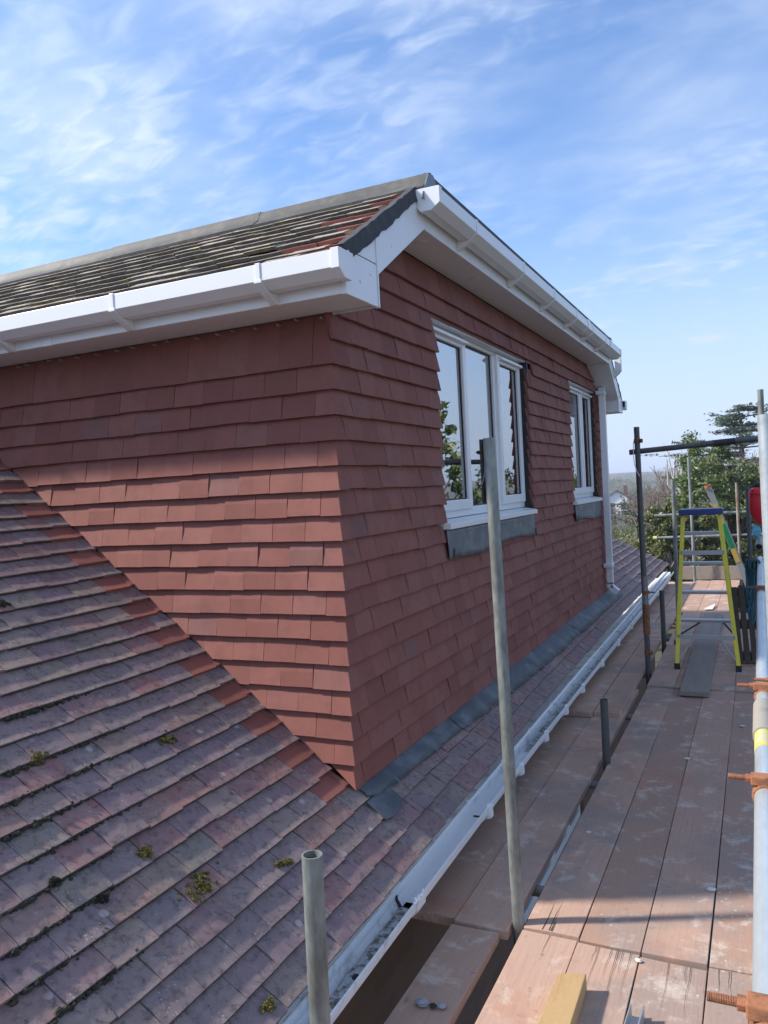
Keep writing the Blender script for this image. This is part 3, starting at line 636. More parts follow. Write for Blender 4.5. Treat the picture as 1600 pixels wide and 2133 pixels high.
# --- dormer roof ---------------------------------------------------------------------
DA = math.atan(.595); dc, ds = math.cos(DA), math.sin(DA)
for far in (False, True):
    m = MB(); m.prism([(mirror(2.63, far), .885), (mirror(3.56, far), 1.438), (mirror(3.56, far), 1.40), (mirror(2.70, far), .885)], lambda a, b, d: (d, a, b), -4.7, XF_-.02)
    dr = part(m, 'dormer_roof_slope', 'dark_backing')
    tl = []
    for n in range(11):
        u = -1.392-TW-(.082 if n % 2 else 0)
        if n % 2: tl.append((-1.392-.082, n*.1, [(0, 0), (.081, 0), (.081, .14), (0, .14)], 'red_replacement_tile' if n % 4 == 1 else None))
        k = 0
        while u > -4.6:
            mn = None
            if (n % 2 == 0 and k < (2 if n % 4 else 1)) and n < 10: mn = 'red_replacement_tile'
            tl.append((u, n*.1, None, mn)); u -= TW; k += 1
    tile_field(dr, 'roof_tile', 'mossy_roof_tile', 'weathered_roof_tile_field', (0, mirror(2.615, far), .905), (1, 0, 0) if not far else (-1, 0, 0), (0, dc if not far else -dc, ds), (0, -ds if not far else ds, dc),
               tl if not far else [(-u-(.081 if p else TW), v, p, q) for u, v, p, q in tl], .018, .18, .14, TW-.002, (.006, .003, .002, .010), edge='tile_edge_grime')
    # mortar verge
    m = MB(); R = random.Random(5); pts = []
    for i in range(24):
        t = i/23; yy = 2.69+t*.84; zz = .948+.605*(yy-2.69); pts.append((yy, zz+R.uniform(-.001, .005), .893+.625*(yy-2.71)-.006+R.uniform(-.007, .004)))
    vs = []; fs = []
    for yy, zt, zb in pts:
        vs += [(XF_-.004+R.uniform(-.006, .004), mirror(yy, far), zt), (XF_+.006+R.uniform(-.002, .004), mirror(yy, far), zb), (XF_-.04, mirror(yy, far), zt), (XF_-.04, mirror(yy, far), zb)]
    for i in range(23):
        a, b = 4*i, 4*i+4; fs += [(a, b, b+1, a+1), (a+2, a+3, b+3, b+2), (a, a+2, b+2, b), (a+1, b+1, b+3, a+3)]
    m.add(vs, fs); part(m, 'verge_mortar', 'cement_mortar')
    # lead ridge roll in lengths
    for x0, x1 in ((-4.7, -3.30), (-3.31, -2.29), (-2.30, -1.345)):
        pr = [(3.440, 1.402), (3.46, 1.418), (3.488, 1.436), (3.497, 1.458), (3.515, 1.487), (3.545, 1.495), (3.575, 1.487), (3.59, 1.465), (3.62, 1.458), (3.62, 1.448), (3.445, 1.386)]
        o_ = .004 if x0 == -3.31 else 0
        m = MB(); m.prism([(mirror(a, far), b+o_) for a, b in pr], lambda a, b, d: (d, a, b), x0, x1); part(m, 'ridge_lead', 'ridge_lead', smooth=True)
    m = MB(); m.prism([(mirror(a, far), b) for a, b in ((3.40, 1.33), (3.46, 1.42), (3.50, 1.475), (3.56, 1.487), (3.60, 1.45), (3.60, 1.395), (3.52, 1.36))], lambda a, b, d: (d, a, b), -1.3445, -1.338); part(m, 'ridge_end_cap', 'lead_sheet')
m = MB(); m.box((-4.7, 3.56, 1.40), (-1.365, YC+YE-3.56, 1.452)); part(m, 'flat_roof', 'roof_felt')
m = MB(); m.prism([(-1.364, 1.405), (-1.352, 1.405), (-1.350, 1.49), (-1.372, 1.497), (-1.41, 1.462), (-1.41, 1.454), (-1.364, 1.454)], lambda a, b, d: (a, d, b), 3.53, YC+YE-3.53); part(m, 'edge_trim', 'roof_felt')

# --- main roof -----------------------------------------------------------------------------
cR, sR = 1/SLL, SL/SLL
def rp(v, y, n=0.0): return (XW-v*cR+n*sR, y, RZ+v*sR+n*cR)
m = MB()
def sheet(v0, v1, y0, y1, n=-.045):
    m.prism([(v0, y0), (v1, y0), (v1, y1), (v0, y1)], lambda a, b, d: rp(a, b, d), n-.02, n)
sheet(-.32, 3.7, -.7, YC+.03); sheet(-.22, .05, YC+.03, YE); m.prism([(-.20, YE), (1.6, YE), (1.6, 11.0), (-.20, 13.35)], lambda a, b, d: rp(a, b, d), -.065, -.045)
mroof = part(m, 'main_roof', 'dark_backing')
RG = .1; RT = .0150; RTILT = .155; RL = .14
tl = []
def edrift(y): return 0.075*SLL*(1-math.exp(-(y-2.5)/2.6)) if y > 2.5 else 0.0
for n in range(41):
    v0 = -.367+n*RG
    # near field and left of the cheek
    u = -.6+(TW/2 if n % 2 else 0)
    while u < 13.8:
        vv = v0+edrift(u)
        X = XW-(v0+RG*.5)*cR; q = [(0, 0), (TW-.002, 0), (TW-.002, RL), (0, RL)]; mn = None; keep = True
        if u > YC-.01:
            if u < YE: keep = vv < -.02
            else:
                keep = vv < 1.5; hip = 13.70+1.6*(XW-vv*cR+1.333)
                q = clip(q, -1, -1.6*cR, hip-u)
        elif u+TW > YC and v0 > -.02:
            q = clip(q, -1, 0, YC+.01-u)
        if keep and len(q) >= 3 and max(p[0] for p in q) > .02:
            if u < YC-.01 and u+TW*1.45 > YC-.02 and v0 > -.03 and n % 2 == 0: mn = 'red_replacement_tile'
            full = len(q) == 4 and abs(max(p[0] for p in q)-(TW-.002)) < 1e-6 and abs(min(p[1] for p in q)) < 1e-6 and abs(max(p[1] for p in q)-RL) < 1e-6
            tl.append((u, vv, None if full else q, mn))
        u += TW
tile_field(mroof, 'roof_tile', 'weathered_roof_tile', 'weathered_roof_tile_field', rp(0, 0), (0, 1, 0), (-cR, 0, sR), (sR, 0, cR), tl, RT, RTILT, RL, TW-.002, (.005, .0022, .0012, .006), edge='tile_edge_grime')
# moss tufts growing out of the joints
mk = 0
def moss(v, y, sc, mat, seed):
    R = random.Random(seed); C = []
    for k in range(int(34*sc)+8):
        a = R.gauss(0, .015*sc); b = R.gauss(0, .024*sc); C.append(rp(v+a, y+b, -.004-RTILT*(((v+a+.367) % RG)-.05)+.006*math.exp(-(a*a+b*b)/(.0010*sc*sc+1e-6))))
    V, F = leaves(np.array(C), np.full((len(C), 3), .007), 70, .0024, 0.0, seed)
    o = fast_mesh('moss_tuft', V, F, mat, mroof); o['kind'] = 'stuff'; return o
def roof_hit(px, py):
    d = _f+_r*((px-800)/FPX)-_u*((py-1066.5)/FPX); t = (RZ+SL*XW)/(d.z+SL*d.x); p = d*t; return (XW-p.x)/cR, p.y
for (px, py, sc, mt) in ((420, 1842, 1.5, 'moss'), (600, 1795, .5, 'moss'), (560, 2090, .6, 'moss'), (352, 1538, .75, 'moss'), (80, 1578, .8, 'moss'), (305, 1772, .6, 'moss'), (215, 1865, .4, 'moss_dark'), (112, 1838, .35, 'moss_dark'), (4, 1258, .7, 'moss_dark'), (580, 1800, .4, 'moss')):
    v, y = roof_hit(px, py); moss(v, y, sc, mt, int(px*7+py))
# ragged dark moss line under the course edges on the left
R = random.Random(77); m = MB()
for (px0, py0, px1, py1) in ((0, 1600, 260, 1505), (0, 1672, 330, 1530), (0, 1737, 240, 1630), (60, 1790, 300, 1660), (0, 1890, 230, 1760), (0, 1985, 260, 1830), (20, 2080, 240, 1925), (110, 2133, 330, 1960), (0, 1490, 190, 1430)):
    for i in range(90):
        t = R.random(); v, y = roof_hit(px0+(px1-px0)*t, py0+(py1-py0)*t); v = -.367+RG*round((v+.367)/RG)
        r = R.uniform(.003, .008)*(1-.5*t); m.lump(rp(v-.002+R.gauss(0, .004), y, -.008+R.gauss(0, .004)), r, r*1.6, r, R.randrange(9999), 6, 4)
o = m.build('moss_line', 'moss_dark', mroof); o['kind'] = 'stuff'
# lead apron along the wall foot, in lapped lengths
ys = [2.83, 4.05, 5.55, 7.0, 8.35, 9.45]
for i in range(5):
    a, b = ys[i]-.05+(.15 if i == 0 else 0), ys[i+1]; m = MB(); vs = []; fs = []; nu = 14; R = random.Random(i)
    prof = lambda y: -.070-.026*min(max(y-2.87, 0), 3.0)
    for k in range(nu+1):
        y = a+(b-a)*k/nu; ve = prof(y)+R.uniform(-.006, .006); e = .012+.003*(k == 0)
        if k in (0, nu): ve *= .86
        if i == 0 and k == 0: ve *= .75
        n0 = .006 if i % 2 else .0045
        vs += [rp(.06, y, n0-.012), rp(.035, y, n0-.006), rp(.012, y, n0-.001), rp(ve*.5, y, n0+.003+R.uniform(0, .003)), rp(ve, y, n0+R.uniform(0, .004))]
    for k in range(nu):
        for j in range(4): p = k*5+j; fs.append((p, p+1, p+6, p+5))
    m.add(vs, fs); o = part(m, 'lead_flashing', 'lead_apron', smooth=True); s_ = o.modifiers.new('thick', 'SOLIDIFY'); s_.thickness = .0025
R = random.Random(3)
for i in range(11):
    y = 3.2+i*.42+R.uniform(-.05, .05); ve = -.070-.026*min(y-2.87, 3.0); m = MB()
    m.prism([(ve-.012, 0), (ve+.025, 0), (ve+.025, .010), (ve-.012, .012)], lambda a, b, d: rp(a, y+b, d), .004, .0085); part(m, 'lead_tack', 'lead_sheet')
# torn dark underlay flap at the near end
m = MB(); m.prism([(-.165, 2.90), (-.06, 2.90), (-.06, 3.10), (-.15, 3.10), (-.172, 3.05), (-.178, 2.96)], lambda a, b, d: rp(a, b, d), .001, .004); part(m, 'lead_flap', 'lead_apron')

# main eaves gutter, open from above
GA = 0.0150
def gx(y): return -1.318-.085*(1-math.exp(-(y-2.0)/4.0)) if y > 2 else -1.318
def gfn(a, b, d): return (gx(d)+a, d, -1.555+b)
MG = [(0.0, .012), (0.0, -.03), (.018, -.066), (.075, -.066), (.102, -.038), (.108, .0), (.101, .001), (.095, -.034), (.070, -.059), (.023, -.059), (.006, -.028), (.006, .012)]
def seg(name, y0, y1, mat):
    m = MB(); n = 12; ds = [y0+(y1-y0)*(k/n)**1.5 for k in range(n+1)]; q = len(MG)
    vs = [gfn(a, b, d) for d in ds for a, b in MG]; fs = [(k*q+i, k*q+(i+1) % q, (k+1)*q+(i+1) % q, (k+1)*q+i) for k in range(n) for i in range(q)]
    fs += [tuple(range(q-1, -1, -1)), tuple(range(n*q, n*q+q))]; m.add(vs, fs); return part(m, name, mat, bevel=.001)
g1 = seg('eaves_gutter', -.7, 2.72, 'white_upvc_dirty'); g1['label'] = 'dirty near length of white eaves gutter'
g2 = seg('eaves_gutter', 2.73, 13.6, 'white_upvc')
m = MB(); R = random.Random(9); n = 70; vs = []; fs = []
for k in range(n+1):
    y = -.5+3.2*k/n; hh = -.050+.006*R.random(); vs += [gfn(.024+.006*R.random(), hh, y), gfn(.046, hh+.006*R.random(), y), gfn(.074-.01*R.random(), hh, y)]
for k in range(n):
    for j in range(2): p = 3*k+j; fs.append((p, p+1, p+4, p+3))
m.add(vs, fs); m.build('silt', 'gutter_silt', g1)
m = MB(); vs = []; fs = []; n = 90
for k in range(n+1):
    y = 4.6+8.8*k/n; hh = -.0535+.010*min(1, (y-4.6)/3)+.004*R.random(); w_ = .018*min(1, (y-4.6)/4)
    vs += [gfn(.024+.004*R.random(), hh, y), gfn(.040, hh+.005*R.random(), y), gfn(.046+w_+.006*R.random(), hh, y)]
for k in range(n):
    for j in range(2): p = 3*k+j; fs.append((p, p+1, p+4, p+3))
m.add(vs, fs); m.build('silt', 'gutter_silt', g2)
for k in range(40):
    y = random.uniform(.2, 2.7); m_ = MB(); r = random.uniform(.004, .011); m_.lump(gfn(random.uniform(.03, .08), -.045, y), r, r*1.5, r*.7, k, 6, 4)
    if k < 24: m_.build('debris', 'moss_dark', g1)
def gband(y, w, nm, parent):
    q = [(a+(.006 if a > .05 else -.004), b-(.006 if b < -.02 else -.006)) for a, b in MG[:6]]+MG[6:]
    m = MB(); m.prism(q, gfn, y-w/2, y+w/2); return m.build(nm, 'white_upvc', parent, bevel=.001)
gband(2.73, .075, 'union', g2); m = MB(); m.prism([(.094, -.012), (.0945, -.034), (.070, -.0585), (.023, -.0585), (.0065, -.028), (.0065, -.012), (.0095, -.012), (.010, -.028), (.025, -.0545), (.068, -.0545), (.090, -.032), (.090, -.012)], gfn, 2.706, 2.724); m.build('union_gasket', 'black_rubber', g2)
for y in (3.62, 4.22, 4.82, 5.42, 6.02, 6.9, 7.8, 8.7, 9.8, 11.2, 12.6):
    gband(y, .022, 'bracket', g2); m = MB(); m.prism([(.102, .012), (.122, .006), (.124, -.05), (.098, -.06)], gfn, y-.018, y+.018); m.build('bracket_clip', 'white_upvc', g2, bevel=.002)
m = MB()
for k in range(9):
    y = 2.66+k*.012; m.lump(gfn(.102+random.uniform(0, .012), .006+random.uniform(-.006, .004), y), .006, .010, .006, k, 6, 4)
m.build('sealant', 'white_upvc', g2)
m = MB(); m.box((-1.45, -.7, -1.66), (-1.34, 13.6, -1.56)); part(m, 'eaves_fascia_board', 'white_upvc_dirty')
m = MB(); m.box((-1.9, -.7, -1.68), (-1.342, 13.6, -1.662)); part(m, 'eaves_soffit_board', 'white_upvc_dirty')
# brick wall below the eaves
XB = -1.62
m = MB()
for y0, y1, z0, z1 in ((-.7, 5.2, GZ, -1.66), (5.2, 7.5, GZ, -3.2), (5.2, 7.5, -1.95, -1.66), (7.5, 13.4, GZ, -1.66)): m.box((XB-.2, y0, z0-.3), (XB, y1, z1))
part(m, 'brick_wall', 'brickwork')
m = MB()
for a in (5.2, 5.74, 5.82, 6.32, 6.4, 6.9, 6.98, 7.43): m.box((XB-.10, a, -3.2), (XB-.03, a+.07, -1.95))
m.box((XB-.10, 5.27, -3.2), (XB-.031, 7.43, -3.13)); m.box((XB-.10, 5.27, -2.02), (XB-.031, 7.43, -1.95))
lw = part(m, 'ground_floor_window', 'white_upvc', bevel=.003); m = MB(); m.box((XB-.075, 5.27, -3.13), (XB-.07, 7.43, -2.02)); m.build('pane', 'window_dark', lw)
m = MB(); m.box((XB-.5, 5.1, -3.4), (XB-.45, 7.6, -1.8)); m.build('interior', 'dark_backing', lw)

# ------------------------------------------------------------------ scaffold boards
PZ = -1.76; BT = .038
def board(x0, x1, y0, y1, label, dz=0.0, skew=0.0, mat='scaffold_board_timber', crack=0, grp='scaffold boards of the walkway'):
    R = random.Random(int(abs(x0)*1000+abs(y0)*77)); cx, cy = (x0+x1)/2, (y0+y1)/2; w = (x1-x0)/2; n = 10; vs = []; fs = []
    o_ = thing('scaffold_board', (cx, cy, PZ-BT+dz), label, 'board', grp); cup = R.uniform(-.002, .002); bow = R.uniform(-.003, .003); tw = R.uniform(-.004, .004)
    for k in range(n+1):
        t = k/n; y = y0+(y1-y0)*t; sx = skew*(t-.5)
        for j in range(5):
            a = -1+j*.5; vs.append((cx+a*w+sx+(R.uniform(-.0012, .0012) if abs(a) == 1 else 0), y, PZ+dz+cup*(1-a*a)+bow*math.sin(math.pi*t)+tw*a*(t-.5)))
        for j in range(5):
            a = -1+j*.5; vs.append((cx+a*w+sx, y, PZ+dz-BT+bow*math.sin(math.pi*t)+tw*a*(t-.5)))
    for k in range(n):
        p = 10*k; q = p+10
        for j in range(4): fs += [(p+j, p+j+1, q+j+1, q+j), (p+5+j+1, p+5+j, q+5+j, q+5+j+1)]
        fs += [(p, q, q+5, p+5), (p+4, p+9, q+9, q+4)]
    for p in (0, 10*n):
        for j in range(4): fs.append((p+j, p+5+j, p+6+j, p+1+j) if p == 0 else (p+j, p+1+j, p+6+j, p+5+j))
    m = MB(); m.add(vs, fs); m.build('plank', mat, o_, bevel=.002)
    # hoop-iron bands round the ends
    if abs(y0) < 3.2 or abs(y1) < 3.2:
        pass
    for k in range(crack):
        px = x0+(x1-x0)*R.uniform(.12, .9); ln = R.uniform(.12, .36); m = MB(); ys_, sg = (y0+.004, 1) if y0 > 0 else (y1-.004, -1)
        pts = [(px+R.uniform(-.005, .005)*i*.5, ys_+sg*ln*i/4, PZ+dz+.0008+.003*(0)) for i in range(5)]
        for i in range(4):
            wd = (.0026 if y0 > 0 else .0011)*(1-i/4.2); a, b = pts[i], pts[i+1]; wd2 = (.0026 if y0 > 0 else .0011)*(1-(i+1)/4.2)
            m.add([(a[0]-wd, a[1], a[2]+.0012), (a[0]+wd, a[1], a[2]+.0012), (b[0]+wd2, b[1], b[2]+.0012), (b[0]-wd2, b[1], b[2]+.0012)], [(0, 1, 2, 3)])
        m.build('split', 'dark_backing', o_)
    return o_
XS = [-.905, -.685, -.457, -.227, -.002]
where = ['edge board by the inner gap', 'second board from the inner gap', 'second board from the guard rail', 'board under the guard rail']
for i in range(4):
    a, b = XS[i]+.0015, XS[i+1]-.0015
    board(a, b, -1.0, 2.955+(.03 if i == 0 else 0)+.01*(i % 2), 'sunlit nearest walkway board, '+where[i], dz=(-.004, .0, -.003, .002)[i], skew=.006*(i-1.5), crack=(1, 7, 3, 4)[i])
    board(a, b, 2.985+.012*(i == 0), 6.86, 'shaded walkway board on this side of the stepladder, '+where[i], dz=(.002, 0, .001, -.004)[i], skew=-.004*i+.006, crack=5 if i == 0 else (2 if i == 3 else 0))
    board(a-.012, b-.012, 6.875, 10.75, 'walkway board beneath the yellow stepladder, '+where[i], dz=.012, skew=-.02)
for i in range(3):
    a = -.985+i*.222; board(a, a+.217, 10.77, 14.10, 'walkway board at the far toe board, '+('beside the gap', 'in the middle', 'beside the ladder')[i], dz=.004*i, grp='scaffold boards of the far bay')
grp = 'inner boards beside the gutter'
board(-1.19, -.990, -.9, 2.935, 'near inner board beside the dirty gutter with two stones', dz=-.006, grp=grp)
board(-1.412, -1.192, 2.98, 6.6, 'inner board half under the gutter in deep shade', dz=-.008, grp=grp)
board(-1.188, -.962, 2.955, 6.8, 'inner board beside the gap with the two pole stubs', dz=-.004, grp=grp)
board(-1.395, -1.178, 5.90, 9.7, 'upper inner board lapped over the one below, next to the gutter', dz=.034, grp=grp)
board(-1.172, -.985, 5.93, 9.8, 'upper inner board lapped over the one below, splashed with white', dz=.034, grp=grp)
board(-1.40, -1.19, 9.75, 13.9, 'farthest inner board next to the gutter', dz=0, grp=grp)
board(-1.18, -.99, 9.85, 13.9, 'farthest inner board next to the gap', dz=0, grp=grp)
board(-.640, -.425, 6.62, 10.4, 'loose grey plank lying between the legs of the stepladder', dz=.050, skew=-.03, mat='grey_board_timber', grp='loose planks')
# toe board on edge at the far end
o = thing('toe_board', (-.75, 14.14, PZ), 'brown toe board on edge across the far end', 'board'); m = MB(); m.box((-1.25, 14.12, PZ+.01), (-.28, 14.158, PZ+.235)); m.build('plank', 'grey_board_timber', o, bevel=.003)

# ------------------------------------------------------------------ scaffold tubes
TR = .02415
def coupler(parent, p, axis, mat='rusty_steel', bolt=None, r=TR):
    """clamp ring round a tube, with flange and bolt"""
    p = Vector(p); ax = Vector(axis).normalized(); m = MB(); m.tube(p-ax*.020, p+ax*.020, r+.005, 16)
    o = m.build('coupler', mat, parent, bevel=.003)
    if bolt is not None:
        b = Vector(bolt).normalized(); s_ = ax.cross(b).normalized(); q = p+s_*(r+.012)
        m = MB(); m.add([q+ax*x+s_*y+b*z for x in (-.017, .017) for y in (-.012, .010) for z in (-.022, .030)], [(0,1,3,2),(4,6,7,5),(0,4,5,1),(2,3,7,6),(0,2,6,4),(1,5,7,3)])
        m.build('flange', mat, o, bevel=.003)
        m = MB(); m.tube(q-b*.030, q+b*.078, .0058, 10)
        for k in range(12): z = .042+k*.003; m.tube(q+b*z, q+b*(z+.0015), .0066, 10)
        m.build('bolt', mat, o); m = MB(); m.tube(q+b*.028, q+b*.041, .0105, 6); m.build('nut', mat, o, bevel=.001)
    return o
def standard(x, y, z1, label, z0=GZ, lean=(0, 0), mat='galvanised_tube', r=TR, grp='upright scaffold tubes', name='scaffold_standard'):
    o = thing(name, (x, y, z0), label, 'scaffold pole', grp); m = MB(); H = z1-PZ
    m.tube((x-lean[0]*(PZ-z0)/max(H, .3)*.3, y, z0), (x, y, PZ-.3), r, 24); m.tube((x, y, PZ-.3), (x+lean[0], y+lean[1], z1), r, 24, hollow=.004)
    t = m.build('tube', mat, o, smooth=True); return o
p_near = standard(-.968, 1.53, -.823, 'short open ended upright tube, nearest to the camera, in front of the roof', lean=(.012, 0))
p1 = standard(-.930, 3.02, .19, 'tall upright tube in front of the larger window', lean=(-.030, .01))
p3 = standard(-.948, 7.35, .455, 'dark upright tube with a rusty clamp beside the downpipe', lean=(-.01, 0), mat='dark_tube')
coupler(p3, (-.957, 7.35, .33), (0, 0, 1), 'rusty_steel', bolt=(0, -1, 0))
m = MB(); m.tube((-.948, 7.35, -1.40), (-.948, 7.35, -1.13), TR+.006, 20); m.build('sleeve', 'rusty_steel', p3, smooth=True)
m = MB(); m.tube((-.948, 7.35, -1.13), (-.948, 7.35, -.88), TR+.003, 20); m.build('paint_band', 'galvanised_tube', p3, smooth=True)
coupler(p3, (-.948, 7.35, -1.03), (0, 0, 1), 'rusty_steel', bolt=(1, 0, 0)); coupler(p3, (-.948, 7.35, -1.57), (0, 0, 1), 'rusty_steel', bolt=(0, -1, 0))
m = MB(); m.path([(-.985, 7.325, .33), (-.99, 7.32, .22), (-.985, 7.315, .13), (-.968, 7.315, .06), (-.945, 7.32, .015)], .004, 6); m.build('tie_wire', 'white_upvc', p3)
standard(-.912, 4.95, -1.36, 'short mossy tube stub rising beside the inner boards', mat='dark_tube', z0=-2.6)
standard(-.944, 8.60, -1.18, 'short dark tube stub beyond the rusty clamped pole', mat='dark_tube', z0=-2.6)
standard(-.955, 10.35, -.04, 'grey upright tube just left of the stepladder', lean=(.01, 0))
standard(-1.00, 13.98, .30, 'pale tall upright tube at the far toe board', lean=(-.02, 0), mat='galvanised_tube')
standard(-.315, 14.22, -.16, 'upright tube with rusty clamps behind the leaning ladder', mat='rusty_tube')
standard(-.105, 9.6, -.15, 'dark grey upright tube beside the red container', mat='dark_tube', lean=(.0, 0))
pr_ = standard(.042, 2.95, .19, 'pale thick upright tube cut by the right edge of the picture', mat='bright_tube', lean=(-.012, 0))
standard(.056, 7.42, .69, 'slim upright tube seen above the pale one at the right edge', lean=(-.008, 0))
coupler(pr_, (.042, 2.95, -.70), (0, 0, 1), 'rust_orange', bolt=(-1, 0, 0))
standard(.06, 13.9, -.25, 'farthest pale upright tube at the right edge', mat='galvanised_tube')
def ledger(p0, p1, label, mat='galvanised_tube', grp='horizontal scaffold tubes', r=TR, hollow=.004):
    c = (Vector(p0)+Vector(p1))/2; o = thing('scaffold_rail', c, label, 'scaffold pole', grp); m = MB(); m.tube(p0, p1, r, 24, hollow=hollow); m.build('tube', mat, o, smooth=True); return o
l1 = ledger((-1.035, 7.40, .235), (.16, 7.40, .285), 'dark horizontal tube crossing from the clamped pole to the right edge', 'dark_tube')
m = MB(); m.tube((-.33, 7.40, .2645), (-.16, 7.40, .2716), TR+.005, 18); m.build('tape_wrap', 'black_rubber', l1)
g = ledger((-.010, -.6, -.738), (-.010, 2.62, -.745), 'pale guard rail running away at the right edge, near length', 'bright_tube')
coupler(g, (-.010, 1.12, -.74), (0, 1, 0), 'rust_orange', bolt=(-1, 0, 0)); coupler(g, (-.010, 1.98, -.742), (0, 1, 0), 'rust_orange', bolt=(-1, 0, 0))
m = MB(); m.tube((-.010, 2.42, -.744), (-.010, 2.74, -.745), TR+.006, 20); m.build('sleeve', 'sleeve_steel', g, smooth=True)
m = MB(); m.tube((-.010, 2.28, -.744), (-.010, 2.425, -.744), TR+.0012, 20); m.build('paint_band', 'yellow_paint', g, smooth=True)
g2_ = ledger((-.009, 2.75, -.744), (-.004, 7.5, -.75), 'silver guard rail continuing beyond the orange clamp', 'bright_tube')
coupler(g2_, (-.009, 2.86, -.744), (0, 1, 0), 'rust_orange', bolt=(-1, 0, 0)); coupler(g2_, (-.006, 5.35, -.747), (0, 1, 0), 'rusty_steel', bolt=(-1, 0, 0))
f1 = ledger((-1.63, 14.24, -.660), (.25, 14.24, -.645), 'upper pale rail across the far end behind the stepladder'); f2 = ledger((-1.63, 14.24, -1.045), (.25, 14.24, -1.02), 'lower pale rail with a yellow end cap across the far end')
m = MB(); m.tube((-1.66, 14.24, -1.0455), (-1.60, 14.24, -1.045), TR+.006, 16); m.build('end_cap', 'yellow_paint', f2)
coupler(f1, (-.315, 14.235, -.648), (1, 0, 0)); coupler(f2, (-.315, 14.235, -1.028), (1, 0, 0)); coupler(f2, (-1.01, 14.235, -1.036), (1, 0, 0))
for i, y in enumerate((1.95, 3.42, 4.75, 6.2, 7.55, 9.3, 10.9, 13.2)):
    ledger((-1.58, y, PZ-BT-TR-.006), (.30, y, PZ-BT-TR-.006), ('transom tube showing in the gap beside the near stones', 'transom tube showing in the gap just past the tall pole', 'transom tube below the mossy stub', 'transom tube under the lapped inner boards', 'transom tube under the stepladder', 'transom tube past the stepladder', 'transom tube under the far bay', 'transom tube under the toe board end')[i], 'galvanised_tube', 'transoms under the boards')

# ------------------------------------------------------------------ yellow stepladder
sl = thing('stepladder', (-.465, 7.75, PZ), 'yellow fibreglass stepladder with a blue top', 'ladder')
zt = -.365; zb = PZ+.016
def rail(x0, y0, x1, y1, wx, wy, nm, mat):
    m = MB(); vs = [(x+a*wx/2, y+b*wy/2, z) for (x, y, z) in ((x0, y0, zb+.045), (x1, y1, zt)) for a, b in ((-1, -1), (1, -1), (1, 1), (-1, 1))]
    m.add(vs, [(0,1,2,3),(7,6,5,4),(0,4,5,1),(1,5,6,2),(2,6,7,3),(3,7,4,0)]); return m.build(nm, mat, sl, bevel=.003)
FL, FR, TL, TRX = -.722, -.212, -.652, -.338; YF, YT, YB, YT2 = 7.54, 7.97, 8.62, 8.06
for xb, xt in ((FL, TL), (FR, TRX)):
    rail(xb, YF, xt, YT, .036, .022, 'rear_rail', 'yellow_fibreglass')
    xb2 = xb*1.135; rail(xb2, YB, xt, YT2, .03, .06, 'front_rail', 'yellow_fibreglass')
    for yy, xx in ((YF, xb), (YB, xb2)):
        m = MB(); m.box((xx-.024, yy-.022, zb-.014), (xx+.024, yy+.022, zb+.05)); m.build('foot', 'black_rubber', sl, bevel=.004)
m = MB(); m.box((TL-.035, YT-.05, zt-.01), (TRX+.035, YT2+.09, zt+.045)); m.build('top_cap', 'blue_plastic', sl, bevel=.008)
def lerp(a, b, t): return a+(b-a)*t
for t in (.185, .735):          # rear braces facing the camera
    y = lerp(YF, YT, t)-.014; z = lerp(zb+.03, zt, t); m = MB(); m.box((lerp(FL, TL, t)-.006, y-.004, z-.021), (lerp(FR, TRX, t)+.006, y+.004, z+.021)); o = m.build('rear_brace', 'aluminium', sl, bevel=.002)
    for xx in (lerp(FL, TL, t)+.005, lerp(FR, TRX, t)-.005):
        for dz in (-.009, .009): m = MB(); m.tube((xx, y-.010, z+dz), (xx, y, z+dz), .005, 8); m.build('rivet', 'galvanised_tube', o)
for sgn in (0, 1):
    xa = lerp(FL, FR, .28 if sgn == 0 else .72); z = lerp(zb+.03, zt, .172); y = lerp(YF, YT, .172); xe = FL+.02 if sgn == 0 else FR-.02
    m = MB(); m.tube((xa, y, z), (xe, lerp(YF, YT, .03), zb+.09), .008, 8); m.build('corner_brace', 'aluminium', sl)
for t in (.20, .42, .64, .86):   # treads on the far side
    y = lerp(YB, YT2, t); z = lerp(zb, zt, t); m = MB(); m.box((lerp(FL*1.135, TL, t), y-.045, z-.014), (lerp(FR*1.135, TRX, t), y+.045, z+.014)); m.build('tread', 'aluminium', sl, bevel=.003)
for sgn in (0, 1):
    xa = lerp(FL, FR, .3 if sgn == 0 else .7); m = MB(); m.tube((xa, lerp(YB, YT2, .19), lerp(zb, zt, .19)), ((FL*1.1 if sgn == 0 else FR*1.2), YB-.02, zb+.10), .009, 8); m.build('tread_brace', 'dark_tube', sl)

